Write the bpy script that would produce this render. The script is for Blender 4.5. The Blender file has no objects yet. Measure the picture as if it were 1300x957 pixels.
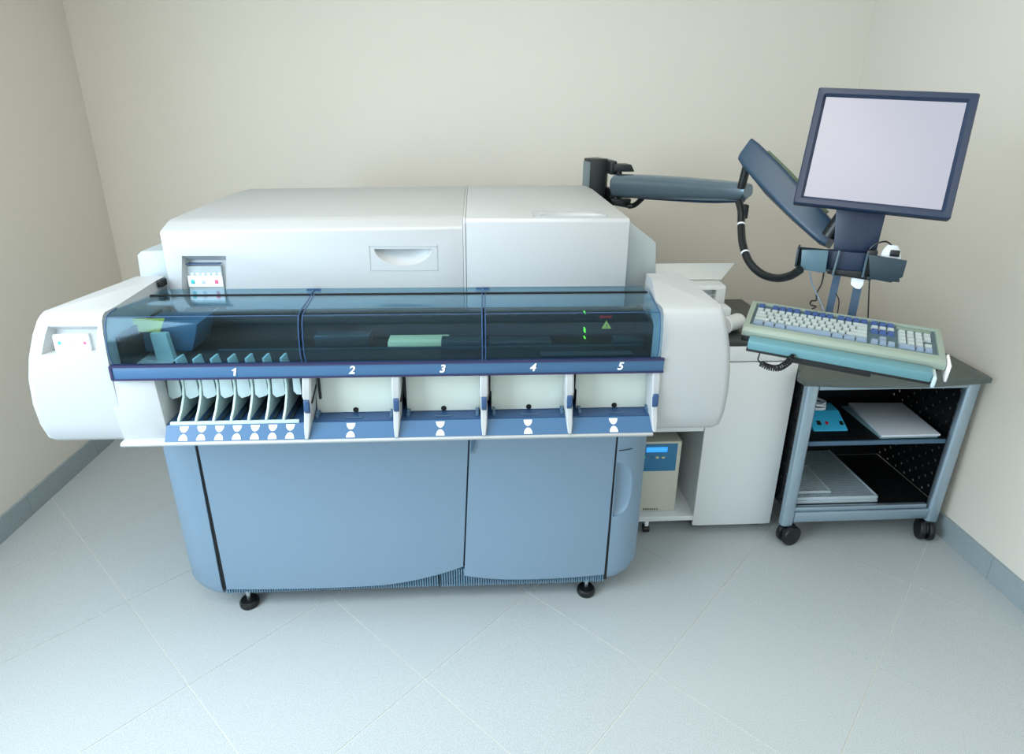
import bpy, bmesh, math, random
from mathutils import Vector, Matrix
random.seed(7)
S = bpy.context.scene
COL = S.collection
PI = math.pi

# ------------------------------------------------------------------ camera
FPX, PITCH, YAW, ROLL, CAMH = 788.26, 0.353965, 0.0607043, 0.00909489, 1.65
FW = Vector((math.sin(YAW)*math.cos(PITCH), math.cos(YAW)*math.cos(PITCH), -math.sin(PITCH)))
_r = Vector((math.cos(YAW), -math.sin(YAW), 0)); _u = _r.cross(FW)
CR = _r*math.cos(ROLL)+_u*math.sin(ROLL); CU = -_r*math.sin(ROLL)+_u*math.cos(ROLL)
CAM = Vector((0, 0, CAMH))
cd = bpy.data.cameras.new('camera'); cam = bpy.data.objects.new('camera', cd); COL.objects.link(cam)
m = Matrix.Identity(4)
for i in range(3):
    m[i][0] = CR[i]; m[i][1] = CU[i]; m[i][2] = -FW[i]; m[i][3] = CAM[i]
cam.matrix_world = m
cd.sensor_width = 36; cd.sensor_fit = 'HORIZONTAL'; cd.lens = FPX/1300*36; cd.shift_y = -44.5/1300; cd.clip_start = .05
S.camera = cam

# ------------------------------------------------------------------ light and exposure
S.view_settings.view_transform = 'Standard'; S.view_settings.look = 'None'
S.view_settings.gamma = 1; S.view_settings.use_curve_mapping = False
S.view_settings.exposure = 0.1
w = bpy.data.worlds.new('daylight'); S.world = w; w.use_nodes = True
w.node_tree.nodes['Background'].inputs[0].default_value = (.75, .88, 1, 1)
w.node_tree.nodes['Background'].inputs[1].default_value = 1.0

def area(name, loc, rot, sx, sy, power, col):
    l = bpy.data.lights.new(name, 'AREA'); l.shape = 'RECTANGLE'; l.size = sx; l.size_y = sy
    l.energy = power; l.color = col
    o = bpy.data.objects.new(name, l); o.location = loc; o.rotation_euler = rot; COL.objects.link(o); return o
area('window_daylight', (-1.88, .40, 1.62), (0, -PI/2+.2, 0), 1.5, 1.7, 88, (.68, .85, 1.0))
area('front_window_daylight', (.25, -1.30, 1.75), (PI/2, 0, 0), 2.2, 1.4, 6, (.80, .93, 1.0))
area('ceiling_fill_light', (-.2, .9, 2.62), (0, 0, 0), 1.6, 1.6, 15, (1.0, .93, .86))  # warm fill added overhead, out of view, to flatten the lighting

XL, XR, YB0, YB1, YFR, ZC = -1.936, 1.936, 3.43, 3.27, -1.35, 2.7

# ------------------------------------------------------------------ pixel rays -> points on real planes
def ray(x, y): return FW + CR*((x-650)/FPX) - CU*((y-434)/FPX)
def U(x, y, Y):
    d = ray(x, y); return CAM + d*(Y/d.y)
def UZ(x, y, Z):
    d = ray(x, y); return CAM + d*((Z-CAMH)/d.z)
def UX(x, y, X):
    d = ray(x, y); return CAM + d*(X/d.x)
def UP(x, y, o, n):
    d = ray(x, y); n = Vector(n); return CAM + d*((Vector(o)-CAM).dot(n)/d.dot(n))

# ------------------------------------------------------------------ materials
MATS = {}
def mat(name, rgb, rough=.5, metal=0, spec=.5, emit=None, es=1, noise=0, nscale=60, bump=0, bscale=200, coat=0):
    if name in MATS: return MATS[name]
    m = bpy.data.materials.new(name); m.use_nodes = True
    nt = m.node_tree; b = nt.nodes['Principled BSDF']
    def lin(c): return tuple((v/12.92 if v <= .04045 else ((v+.055)/1.055)**2.4) for v in [q/255 for q in c])
    L = lin(rgb); b.inputs['Base Color'].default_value = (*L, 1)
    b.inputs['Roughness'].default_value = rough; b.inputs['Metallic'].default_value = metal
    b.inputs['Specular IOR Level'].default_value = spec
    b.inputs['Coat Weight'].default_value = coat
    if emit:
        b.inputs['Emission Color'].default_value = (*lin(emit), 1); b.inputs['Emission Strength'].default_value = es
    tc = None
    if noise or bump:
        tc = nt.nodes.new('ShaderNodeTexCoord')
    if noise:
        n = nt.nodes.new('ShaderNodeTexNoise'); n.inputs['Scale'].default_value = nscale; n.inputs['Detail'].default_value = 5
        nt.links.new(tc.outputs['Object'], n.inputs['Vector'])
        r = nt.nodes.new('ShaderNodeValToRGB')
        r.color_ramp.elements[0].position = .3; r.color_ramp.elements[1].position = .7
        r.color_ramp.elements[0].color = (*[v*(1-noise) for v in L], 1)
        r.color_ramp.elements[1].color = (*[min(1, v*(1+noise)) for v in L], 1)
        nt.links.new(n.outputs['Fac'], r.inputs['Fac']); nt.links.new(r.outputs['Color'], b.inputs['Base Color'])
    if bump:
        n = nt.nodes.new('ShaderNodeTexNoise'); n.inputs['Scale'].default_value = bscale
        nt.links.new(tc.outputs['Object'], n.inputs['Vector'])
        bp = nt.nodes.new('ShaderNodeBump'); bp.inputs['Strength'].default_value = bump; bp.inputs['Distance'].default_value = .002
        nt.links.new(n.outputs['Fac'], bp.inputs['Height']); nt.links.new(bp.outputs['Normal'], b.inputs['Normal'])
    MATS[name] = m; return m

M_wall = mat('wall_paint', (226, 219, 207), .75, spec=.25, noise=.012, nscale=1.5, bump=.12, bscale=180)
M_ceil = mat('ceiling_paint', (236, 236, 232), .9)
M_tile = mat('floor_tile', (183, 189, 190), .5, spec=.4, noise=.22, nscale=380, bump=.08, bscale=500)
M_grout = mat('grout', (214, 214, 206), .85)
M_skirt = mat('skirting_tile', (152, 164, 168), .5, noise=.14, nscale=230)
M_white = mat('machine_white', (176, 179, 180), .42, spec=.45)
M_white2 = mat('machine_grey_white', (164, 174, 177), .45)
M_blue = mat('machine_blue_grey', (122, 146, 166), .38, spec=.5)
M_bluedk = mat('recess_blue', (70, 100, 124), .5)
M_strip = mat('tray_blue', (60, 98, 134), .35)
M_stripdk = mat('tray_navy', (40, 72, 112), .4)
M_purple = mat('strip_edge', (42, 40, 78), .4)
M_cream = mat('bay_panel', (214, 222, 212), .45)
M_fin = mat('lane_divider_grey', (186, 208, 204), .4)
M_black = mat('black_plastic', (14, 18, 20), .42)
M_dark = mat('interior_dark', (5, 9, 12), .6)
M_dark2 = mat('interior_metal', (60, 76, 82), .35, metal=.6)
M_gap = mat('seam_black', (6, 8, 10), .8)
M_rib = mat('vent_ribs', (96, 128, 150), .5)
M_steel = mat('bright_steel', (200, 205, 208), .25, metal=1)
M_navy = mat('navy_plastic', (17, 37, 64), .38, spec=.55)
M_arm = mat('arm_steel_blue', (126, 146, 160), .26, metal=.85)
M_arm2 = mat('arm_navy_blue', (38, 62, 82), .4)
M_armend = mat('arm_black', (12, 18, 20), .4)
M_screen = mat('screen_glow', (30, 30, 36), .25, emit=(206, 209, 224), es=.76)
M_kb = mat('keyboard_case', (138, 152, 140), .5)
M_key = mat('key_pale', (166, 177, 176), .45)
M_keyb = mat('key_blue', (58, 82, 132), .45)
M_keyg = mat('key_greyblue', (128, 146, 164), .45)
M_rest = mat('wrist_rest_teal', (92, 136, 144), .4)
M_holder = mat('holder_teal_black', (34, 52, 62), .38)
M_wtab = mat('label_white', (238, 242, 244), .5)
M_alu = mat('cart_aluminium', (170, 190, 204), .32, metal=.75)
M_cartblk = mat('cart_black', (10, 12, 15), .45)
M_top = mat('cart_top', (86, 96, 94), .32, noise=.06, nscale=300)
M_paper = mat('paper', (222, 228, 238), .7)
M_devblue = mat('device_blue', (62, 186, 232), .4)
M_red = mat('switch_red', (196, 24, 34), .4)
M_cabw = mat('cabinet_white', (220, 225, 226), .5)
M_beige = mat('beige_plastic', (198, 198, 182), .5)
M_upsblue = mat('ups_panel', (46, 116, 158), .4)
M_lcd = mat('lcd_blue', (30, 120, 220), .3, emit=(60, 168, 250), es=.8)
M_yel = mat('yellow_label', (222, 216, 96), .5)
M_teal = mat('teal_mark', (60, 180, 190), .5)
M_rose = mat('rose_mark', (214, 90, 130), .5)
M_led = mat('led_green', (60, 220, 60), .4, emit=(120, 255, 60), es=1.5)
M_grate = mat('perforated_plate', (116, 134, 142), .5, metal=.3)
M_cord = mat('white_cord', (226, 230, 236), .45)
M_grey = mat('grey_cord', (96, 112, 128), .45)

def glass(name, tint, refl=.5):
    m = bpy.data.materials.new(name); m.use_nodes = True; nt = m.node_tree; nt.nodes.clear()
    o = nt.nodes.new('ShaderNodeOutputMaterial'); t = nt.nodes.new('ShaderNodeBsdfTransparent'); g = nt.nodes.new('ShaderNodeBsdfGlossy')
    lw = nt.nodes.new('ShaderNodeLayerWeight'); lw.inputs['Blend'].default_value = .5
    pw = nt.nodes.new('ShaderNodeMath'); pw.operation = 'POWER'; pw.inputs[1].default_value = 5
    f = nt.nodes.new('ShaderNodeMath'); f.operation = 'MULTIPLY_ADD'; f.inputs[1].default_value = .95; f.inputs[2].default_value = .022
    nt.links.new(lw.outputs['Facing'], pw.inputs[0]); nt.links.new(pw.outputs[0], f.inputs[0])
    mx = nt.nodes.new('ShaderNodeMixShader')
    t.inputs[0].default_value = (*tint, 1); g.inputs['Roughness'].default_value = .08; g.inputs[0].default_value = (.80, .93, 1, 1)
    nt.links.new(f.outputs[0], mx.inputs[0]); nt.links.new(t.outputs[0], mx.inputs[1]); nt.links.new(g.outputs[0], mx.inputs[2])
    nt.links.new(mx.outputs[0], o.inputs[0]); return m
M_glass = glass('smoked_acrylic', (.68, .83, .90))
M_pane = glass('window_glass', (.97, .98, .98))

# ------------------------------------------------------------------ mesh helpers
def merge(bm, src):
    me = bpy.data.meshes.new('tmp'); src.to_mesh(me); src.free(); bm.from_mesh(me); bpy.data.meshes.remove(me)
def box(bm, x0, x1, y0, y1, z0, z1, bev=0, seg=2, mtx=None):
    b = bmesh.new(); bmesh.ops.create_cube(b, size=1)
    for v in b.verts:
        v.co = Vector((x0 if v.co.x < 0 else x1, y0 if v.co.y < 0 else y1, z0 if v.co.z < 0 else z1))
    if bev: bmesh.ops.bevel(b, geom=b.edges[:], offset=bev, segments=seg, profile=.5, affect='EDGES')
    if mtx: b.transform(mtx)
    merge(bm, b)
def prism(bm, pts, axis, a0, a1, bev=0, seg=2, mtx=None):
    b = bmesh.new()
    def P(p, a):
        return {'x': (a, p[0], p[1]), 'y': (p[0], a, p[1]), 'z': (p[0], p[1], a)}[axis]
    f = b.faces.new([b.verts.new(P(p, a0)) for p in pts])
    r = bmesh.ops.extrude_face_region(b, geom=[f])
    d = Vector(P((0, 0), a1-a0))
    bmesh.ops.translate(b, verts=[v for v in r['geom'] if isinstance(v, bmesh.types.BMVert)], vec=d)
    bmesh.ops.recalc_face_normals(b, faces=b.faces)
    if bev: bmesh.ops.bevel(b, geom=b.edges[:], offset=bev, segments=seg, profile=.5, affect='EDGES', clamp_overlap=True)
    if mtx: b.transform(mtx)
    merge(bm, b)
def loft(bm, loops, cap=True):
    b = bmesh.new(); L = [[b.verts.new(p) for p in lp] for lp in loops]; n = len(L[0])
    for i in range(len(L)-1):
        for j in range(n): b.faces.new((L[i][j], L[i][(j+1) % n], L[i+1][(j+1) % n], L[i+1][j]))
    if cap: b.faces.new(L[0]); b.faces.new(L[-1])
    bmesh.ops.recalc_face_normals(b, faces=b.faces); merge(bm, b)
def spline(pts, k=8):
    P = [Vector(p) for p in pts]
    if len(P) < 3: return P
    out = []
    for i in range(len(P)-1):
        p0 = P[max(i-1, 0)]; p1 = P[i]; p2 = P[i+1]; p3 = P[min(i+2, len(P)-1)]
        for j in range(k):
            t = j/k
            out.append(.5*((2*p1)+(p2-p0)*t+(2*p0-5*p1+4*p2-p3)*t*t+(3*p1-p0-3*p2+p3)*t**3))
    out.append(P[-1]); return out
def tube(bm, pts, r, n=8, k=8, smooth=True):
    P = spline(pts, k) if smooth else [Vector(p) for p in pts]
    rr = r if isinstance(r, (list, tuple)) else None
    loops = []; up = Vector((0, 0, 1)); nrm = None
    for i, p in enumerate(P):
        t = (P[min(i+1, len(P)-1)]-P[max(i-1, 0)]).normalized()
        if nrm is None:
            nrm = t.cross(up)
            if nrm.length < .05: nrm = t.cross(Vector((1, 0, 0)))
        nrm = (nrm - t*nrm.dot(t)).normalized(); bn = t.cross(nrm)
        ra = r if rr is None else rr[0]+(rr[1]-rr[0])*i/(len(P)-1)
        loops.append([p+nrm*ra*math.cos(2*PI*j/n)+bn*ra*math.sin(2*PI*j/n) for j in range(n)])
    loft(bm, loops)
def cyl(bm, a, b, r, n=20, r2=None):
    tube(bm, [a, b], [r, r if r2 is None else r2], n, smooth=False)
def revolve(bm, prof, n=24, mtx=None):        # prof: (r, z) about local z
    b = bmesh.new(); L = [[b.verts.new((r*math.cos(2*PI*j/n), r*math.sin(2*PI*j/n), z)) for j in range(n)] for r, z in prof]
    for i in range(len(L)-1):
        for j in range(n): b.faces.new((L[i][j], L[i][(j+1) % n], L[i+1][(j+1) % n], L[i+1][j]))
    b.faces.new(L[0]); b.faces.new(L[-1]); bmesh.ops.recalc_face_normals(b, faces=b.faces)
    if mtx: b.transform(mtx)
    merge(bm, b)
def wm(o):
    M = Matrix.Identity(4)
    while o: M = o.matrix_basis @ M if False else (o.matrix_basis @ M); o = o.parent
    return M
def obj(name, bm, m, parent=None, local=False, smooth=True, label=None, kind=None):
    me = bpy.data.meshes.new(name)
    if parent and not local: bm.transform(wm(parent).inverted())
    bm.to_mesh(me); bm.free()
    if smooth:
        for p in me.polygons: p.use_smooth = True
        me.set_sharp_from_angle(angle=math.radians(32))
    me.materials.append(m)
    o = bpy.data.objects.new(name, me); COL.objects.link(o)
    if parent: o.parent = parent
    if label: o['label'] = label
    if kind: o['kind'] = kind
    return o
def thing(name, label, cat, loc=(0, 0, 0), rot=(0, 0, 0), group=None):
    o = bpy.data.objects.new(name, None); COL.objects.link(o); o.empty_display_size = .1
    o.location = loc; o.rotation_euler = rot; o['label'] = label; o['category'] = cat
    if group: o['group'] = group
    return o
def tag(o, label, cat, group=None):
    o['label'] = label; o['category'] = cat
    if group: o['group'] = group
    return o
def B(): return bmesh.new()
def boxo(name, m, parent, *a, bev=0, **k):
    b = B(); box(b, *a, bev=bev); return obj(name, b, m, parent, **k)
def cut(o, cutters):
    """carve recesses into a finished mesh; cutters are bmeshes in the object's own space"""
    for cb in cutters:
        me = bpy.data.meshes.new('c'); bmesh.ops.recalc_face_normals(cb, faces=cb.faces); cb.to_mesh(me); cb.free()
        c = bpy.data.objects.new('c', me); COL.objects.link(c)
        md = o.modifiers.new('b', 'BOOLEAN'); md.operation = 'DIFFERENCE'; md.solver = 'EXACT'; md.object = c
        c.matrix_world = wm(o)
        bpy.context.view_layer.update()
        dg = bpy.context.evaluated_depsgraph_get()
        nm = bpy.data.meshes.new_from_object(o.evaluated_get(dg)); old = o.data
        o.modifiers.clear(); o.data = nm; nm.name = old.name
        bpy.data.objects.remove(c); bpy.data.meshes.remove(me); 
        for p in nm.polygons: p.use_smooth = True
        nm.set_sharp_from_angle(angle=math.radians(32))
    return o
def text_bm(s, size, shear=.15, depth=.0006):
    cu = bpy.data.curves.new('t', 'FONT'); cu.body = s; cu.size = size; cu.align_x = 'CENTER'; cu.align_y = 'CENTER'; cu.shear = shear; cu.extrude = depth; cu.offset = size*.025
    o = bpy.data.objects.new('t', cu); COL.objects.link(o); bpy.context.view_layer.update()
    me = o.to_mesh(); b = bmesh.new(); b.from_mesh(me); o.to_mesh_clear(); bpy.data.objects.remove(o); bpy.data.curves.remove(cu)
    return b

# ================================================================== THE ROOM
def structure(name, bm, m):
    o = obj(name, bm, m); o['kind'] = 'structure'; return o
b = B(); box(b, XL-.1, XR+.1, YFR-.1, YB0+.12, -.12, -.0018); floor = structure('floor', b, M_grout)
b = B(); box(b, XL-.1, XR+.1, YFR-.1, YB0+.12, ZC, ZC+.1); structure('ceiling', b, M_ceil)
b = B()
LY0, LY1, LZ0, LZ1 = -.5, 1.3, .85, 2.4
box(b, XL-.1, XL, YFR-.1, LY0, -.12, ZC); box(b, XL-.1, XL, LY1, YB0+.12, -.12, ZC)
box(b, XL-.1, XL, LY0, LY1, -.12, LZ0); box(b, XL-.1, XL, LY0, LY1, LZ1, ZC)
wall_left = structure('wall_left', b, M_wall)
b = B(); box(b, XR, XR+.1, YFR-.1, YB0+.12, -.12, ZC); wall_right = structure('wall_right', b, M_wall)
b = B(); prism(b, [(XL, YB0), (XR, YB1), (XR, YB0+.12), (XL, YB0+.12)], 'z', -.12, ZC); structure('wall_back', b, M_wall)
b = B()
WX0, WX1, WZ0, WZ1 = -.7, 1.8, .85, 2.45
box(b, XL, WX0, YFR-.1, YFR, -.12, ZC); box(b, WX1, XR, YFR-.1, YFR, -.12, ZC)
box(b, WX0, WX1, YFR-.1, YFR, -.12, WZ0); box(b, WX0, WX1, YFR-.1, YFR, WZ1, ZC)
structure('wall_front', b, M_wall)
b = B()
for x0, x1 in ((WX0, WX0+.06), (WX1-.06, WX1), (.52, .58)): box(b, x0, x1, YFR-.08, YFR-.03, WZ0, WZ1)
for z0, z1 in ((WZ0, WZ0+.06), (WZ1-.06, WZ1)): box(b, WX0, WX1, YFR-.08, YFR-.03, z0, z1)
wn = structure('window_1', b, mat('window_frame', (235, 238, 238), .5))
boxo('pane', M_pane, wn, WX0+.06, WX1-.06, YFR-.06, YFR-.054, WZ0+.06, WZ1-.06)

b = B()
for y0, y1 in ((LY0, LY0+.06), (LY1-.06, LY1), (.37, .43)): box(b, XL-.08, XL-.03, y0, y1, LZ0, LZ1)
for z0, z1 in ((LZ0, LZ0+.06), (LZ1-.06, LZ1)): box(b, XL-.08, XL-.03, LY0, LY1, z0, z1)
wn = structure('window_2', b, MATS['window_frame'])
boxo('pane', M_pane, wn, XL-.06, XL-.054, LY0+.06, LY1-.06, LZ0+.06, LZ1-.06)

# floor tiles, laid at 45 degrees, each a piece of its own, clipped at the walls
SU, SV, U0, V0, GAP = .4985, .5175, .4085, -2.705, .0016
ctr = {}
def yb(x): return YB0+(YB1-YB0)*(x-XL)/(XR-XL)
def clip_poly(p):
    planes = [((1, 0), XL+.002), ((-1, 0), -(XR-.002)), ((0, 1), YFR+.002)]
    nx, ny = (YB1-YB0), -(XR-XL); L = math.hypot(nx, ny); nx /= L; ny /= L
    planes.append(((nx, ny), nx*XL+ny*(YB0-.002)))
    for (a, c), d in planes:
        out = []
        for i in range(len(p)):
            q, r_ = p[i], p[(i+1) % len(p)]; dq = a*q[0]+c*q[1]-d; dr = a*r_[0]+c*r_[1]-d
            if dq >= 0: out.append(q)
            if dq*dr < 0:
                t = dq/(dq-dr); out.append((q[0]+t*(r_[0]-q[0]), q[1]+t*(r_[1]-q[1])))
        p = out
        if len(p) < 3: return None
    return p
q2 = math.sqrt(2)
for i in range(-8, 9):
    for j in range(-5, 12):
        u0, u1 = U0+i*SU+GAP, U0+(i+1)*SU-GAP; v0, v1 = V0+j*SV+GAP, V0+(j+1)*SV-GAP
        pts = [((u+v)/q2, (u-v)/q2) for u, v in ((u0, v0), (u0, v1), (u1, v1), (u1, v0))]
        p = clip_poly(pts)
        if not p: continue
        ar = abs(sum(p[k][0]*p[(k+1) % len(p)][1]-p[(k+1) % len(p)][0]*p[k][1] for k in range(len(p))))/2
        if ar < .001: continue
        b = B(); prism(b, p, 'z', -.01, random.uniform(-.0005, 0.0)); obj('tile', b, M_tile, floor, smooth=False)

# skirting tiles
def skirting(name, segs):
    b = B()
    for (x0, y0, x1, y1, nx, ny) in segs: prism(b, [(x0, y0), (x1, y1), (x1+nx*.008, y1+ny*.008), (x0+nx*.008, y0+ny*.008)], 'z', 0, .096)
    o = structure(name, b, M_grout)
    for (x0, y0, x1, y1, nx, ny, start) in [s+(st,) for s, st in zip(segs, starts[name])]:
        L = math.hypot(x1-x0, y1-y0); dx, dy = (x1-x0)/L, (y1-y0)/L
        cuts = [0]+[start+k*.5 for k in range(-12, 12) if .03 < start+k*.5 < L-.03]+[L]
        for a, c in zip(cuts[:-1], cuts[1:]):
            a += .0015; c -= .0015
            P = [(x0+dx*t+nx*n, y0+dy*t+ny*n) for t, n in ((a, .0), (c, .0), (c, .011), (a, .011))]
            b = B(); prism(b, P, 'z', .0, .099); obj('tile', b, M_skirt, o, smooth=False)
starts = {'baseboard_left': [2.374-YFR], 'baseboard_right': [1.796-YFR], 'baseboard_back': [.25]}
skirting('baseboard_left', [(XL, YFR, XL, YB0, 1, 0)])
skirting('baseboard_right', [(XR, YFR, XR, YB1, -1, 0)])
skirting('baseboard_back', [(XL+.012, YB0-.0005, XR-.012, YB1+.0005, -.0413, -.999)])

# ceiling lamp, added out of view to even out the light
fill_panel = thing('ceiling_fill', 'square white ceiling panel added out of view as fill light', 'ceiling light', (-.2, .9, ZC))
boxo('fill_frame', M_wtab, fill_panel, -1.03, .63, .07, 1.73, ZC-.045, ZC, bev=.004)
boxo('fill_diffuser', mat('fill_diffuser', (240, 236, 226), .5, emit=(255, 244, 224), es=2.0), fill_panel, -1.0, .60, .10, 1.70, ZC-.05, ZC-.044)

# ================================================================== THE ANALYSER
AN = thing('laboratory_analyser', 'large white and blue-grey laboratory analyser with smoked cover on levelling feet', 'laboratory machine', (-.2, 2.2, 0))
YD = 1.76       # door plane
YM = 1.52       # front module plane
YLID = 1.83
# carcass
boxo('carcass', M_bluedk, AN, -.86, .50, 1.79, 2.68, .10, .80)
# doors (bowed slightly outwards)
def sheet(name, outline, Yf, m, parent, th=.02, bow=0, cx_=0, hw=1, bev=.002, **k):
    b = B(); prism(b, outline, 'y', Yf, Yf+th, bev=bev)
    if bow:
        bmesh.ops.subdivide_edges(b, edges=[e for e in b.edges], cuts=0)
        for v in b.verts: v.co.y += bow*((v.co.x-cx_)/hw)**2
    return obj(name, b, m, parent, **k)
def xz(*px, Y): return [(U(x, y, Y).x, U(x, y, Y).z) for x, y in px]
def gridded(outline_fn, x0, x1, n, Yf, th, m, name, parent, bow, cx_, hw):
    """door skin lofted over x; outline_fn(x) -> (z bottom, z top)"""
    b = B(); loops = []
    for i in range(n+1):
        x = x0+(x1-x0)*i/n; zb, zt = outline_fn(x); y = Yf+bow*((x-cx_)/hw)**2
        loops.append([(x, y+.003, zb), (x, y, zb+.004), (x, y, zt), (x, y+th, zt), (x, y+th, zb)])
    loft(b, loops); return obj(name, b, m, parent)
zt = .822
dl0 = U(290, 749, YD); dl1 = U(588, 722, YD); ztop = .80
xA = U(252, 560, YD).x; xAb = dl0.x
# left door: bottom edge sweeps up at its right end, right edge leans
b = B(); loops = []
N = 26
for i in range(N+1):
    t = i/N
    loop = []
    for (s, zz) in ((0, None), (1, ztop)):
        xb = xAb-.006 + (dl1.x-xAb+.006)*t; xt = -.876+(U(597, 548, YD).x+.876)*t
        zb = U(290, 749, YD).z+.002 + (0 if t < .62 else .055*((t-.62)/.38)**1.8)+.008*t
        loop.append((xb if s == 0 else xt, zb if s == 0 else ztop))
    (xb, zb), (xt, z1) = loop
    yb_ = YD-.012+.014*(2*t-1)**2
    loops.append([(xb, yb_, zb), (xt, yb_, z1), (xt, yb_+.02, z1), (xb, yb_+.02, zb)])
loft(b, loops); obj('door', b, M_blue, AN, label='wide left door with swept lower edge')
# right door
b = B(); loops = []
xr_t, xr_b = U(783, 548, YD).x, U(767, 733, YD).x
for i in range(N+1):
    t = i/N
    xb = dl1.x+.0035+(xr_b-dl1.x-.0035)*t; xt = U(598, 548, YD).x+.003+(xr_t-U(598, 548, YD).x)*t
    zb = U(590, 735, YD).z-.0 + .030*(0 if t > .35 else ((.35-t)/.35)**2)*.4-.004*t
    yb_ = YD-.010+.014*(2*t-1)**2
    loops.append([(xb, yb_, zb), (xt, yb_, ztop), (xt, yb_+.02, ztop), (xb, yb_+.02, zb)])
loft(b, loops); d2 = obj('door', b, M_blue, AN, label='narrower right door with corner finger recess')
b = B(); P = xz((599, 540), (611, 540), (598, 577), Y=YD-.01)
prism(b, P, 'y', YD-.009, YD-.0), obj('finger_recess', b, M_bluedk, d2)
# black seams beside the doors
b = B(); prism(b, xz((246, 555), (252, 555), (287, 750), (283, 750), Y=YD), 'y', YD+.004, YD+.03); obj('seam', b, M_gap, AN)
b = B(); prism(b, xz((783, 540), (787, 540), (770, 736), (766, 736), Y=YD), 'y', YD+.004, YD+.03); obj('seam', b, M_gap, AN)
# corner side panels (curved in plan, tapering to the floor)
def corner(side, xin_t, xin_b, xout_t, xout_b, zb, name='side_panel', z_top=.80, zround=.06, yback=2.66):
    b = B(); loops = []
    K = 10
    zs = [zb, zb+.008, zb+.022, zb+.05]+[zb+.05+(z_top-zb-.05)*i/8 for i in range(1, 9)]
    for z in zs:
        t = (z-zb)/(z_top-zb); xi = xin_b+(xin_t-xin_b)*t; xo = xout_b+(xout_t-xout_b)*t
        k = max(0, 1-(z-zb)/zround); sh = (1-math.sqrt(max(0, 1-k*k)))
        xo2 = xo-(xo-xi)*.55*sh; yf = YD+.0+.02*sh
        lp = [(xi, yf)]
        for i in range(1, K+1):
            a = PI/2*i/K; lp.append((xi+(xo2-xi)*math.sin(a), yf+.10*(1-math.cos(a))))
        lp += [(xo2, yback), (xi, yback)] if False else [(xo2, yback), (xo2-side*.02, yback), (xo2-side*.02, yf+.11), (xi, yf+.03)]
        loops.append([(x, y, z) for x, y in lp])
    loft(b, loops); return obj(name, b, M_blue, AN)
corner(-1, U(246, 560, YD).x, U(282, 750, YD).x, U(208, 560, 1.86).x, U(250, 738, 1.86).x, .075)
cr = corner(1, U(786, 546, YD).x, U(770, 735, YD).x, U(820, 548, 1.86).x, U(806, 700, 1.86).x, .085)
# seam around the right corner panel and its crescent grip
b = B(); pts = []
for (x, y, Y) in ((786, 572, YD-.003), (795, 571, YD-.0015), (803, 569, YD+.012), (812, 565, YD+.05), (818, 562, YD+.075)):
    p = U(x, y, Y); pts.append(p)
tube(b, pts, .0013, 6); obj('seam', b, M_gap, cr)
b = B(); lp = []
n = 16
top = U(782, 588, YD-.004); bot = U(779, 657, YD-.004)
xg = U(807, 620, YD+.0).x
K2 = []
for i in range(n+1):
    a = -PI/2+PI*i/n
    z = (top.z+bot.z)/2+(top.z-bot.z)/2*math.sin(a); x = top.x+.004+(xg-top.x)*math.cos(a)
    K2.append((x, z))
b = B(); loops = []
for k in range(7):
    a = PI/2*k/6; sc = math.cos(a)*.998+.002
    cz_ = (top.z+bot.z)/2; hz_ = (top.z-bot.z)/2; yy = YD-.03 if k == 0 else YD+.006+.018*math.sin(a)
    loops.append([(top.x+.003+(xg-top.x)*sc*math.cos(-PI/2+PI*i/n), yy, cz_+hz_*sc*math.sin(-PI/2+PI*i/n)) for i in range(n+1)])
    if k == 0: loops.append([(x, YD+.006, z) for x, _, z in loops[0]])
loft(b, loops); b.transform(wm(AN).inverted()); cut(cr, [b])
# ribbed skirt under the doors
b = B()
x = -.872
while x < -.14: box(b, x, x+.0045, YD+.004, YD+.02, .083, .105+.04*max(0, (x+.5)/.36)); x += .0085
while x < .445: box(b, x, x+.0045, YD+.004, YD+.02, .080, .155 if x < .0 else .125); x += .0085
obj('vent_ribs', b, M_rib, AN, kind='stuff')
boxo('skirt', mat('skirt_dark', (70, 98, 120), .5), AN, -.872, .449, YD+.014, YD+.03, .082, .16)
boxo('skirt_joint', M_gap, AN, -.142, -.139, YD+.001, YD+.012, .083, .13)
for x, y, lx in ((318, 768, 0), (743, 752, 0), (318, 768, 1), (743, 752, 1)):
    p = UZ(x, y-6, 0.01); yy = 1.80 if not lx else 2.55
    b = B(); revolve(b, [(.002, .0), (.030, 0), (.033, .006), (.033, .018), (.028, .026), (.012, .030), (.006, .031)], 28, Matrix.Translation((p.x, yy, 0))); f = obj('levelling_foot', b, M_black, AN)
    b = B(); cyl(b, (p.x, yy, .028), (p.x, yy, .105), .008, 14); obj('foot_stem', b, M_steel, f)

# middle housing behind the front module
boxo('middle_housing', M_white, AN, -.93, .60, 1.80, 2.68, .80, .985, bev=.01)
# dark process bay seen through the smoked cover
b = B()
box(b, -.93, .50, 1.592, 1.82, .990, 1.002); box(b, -.93, .50, 1.535, 1.596, 1.0, 1.008); box(b, -.93, -.92, 1.56, 1.8, 1.0, 1.10); box(b, .49, .50, 1.56, 1.8, 1.0, 1.10)
box(b, -.93, .50, 1.79, 1.82, 1.0, 1.085)
obj('process_bay', b, M_dark, AN)

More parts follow.
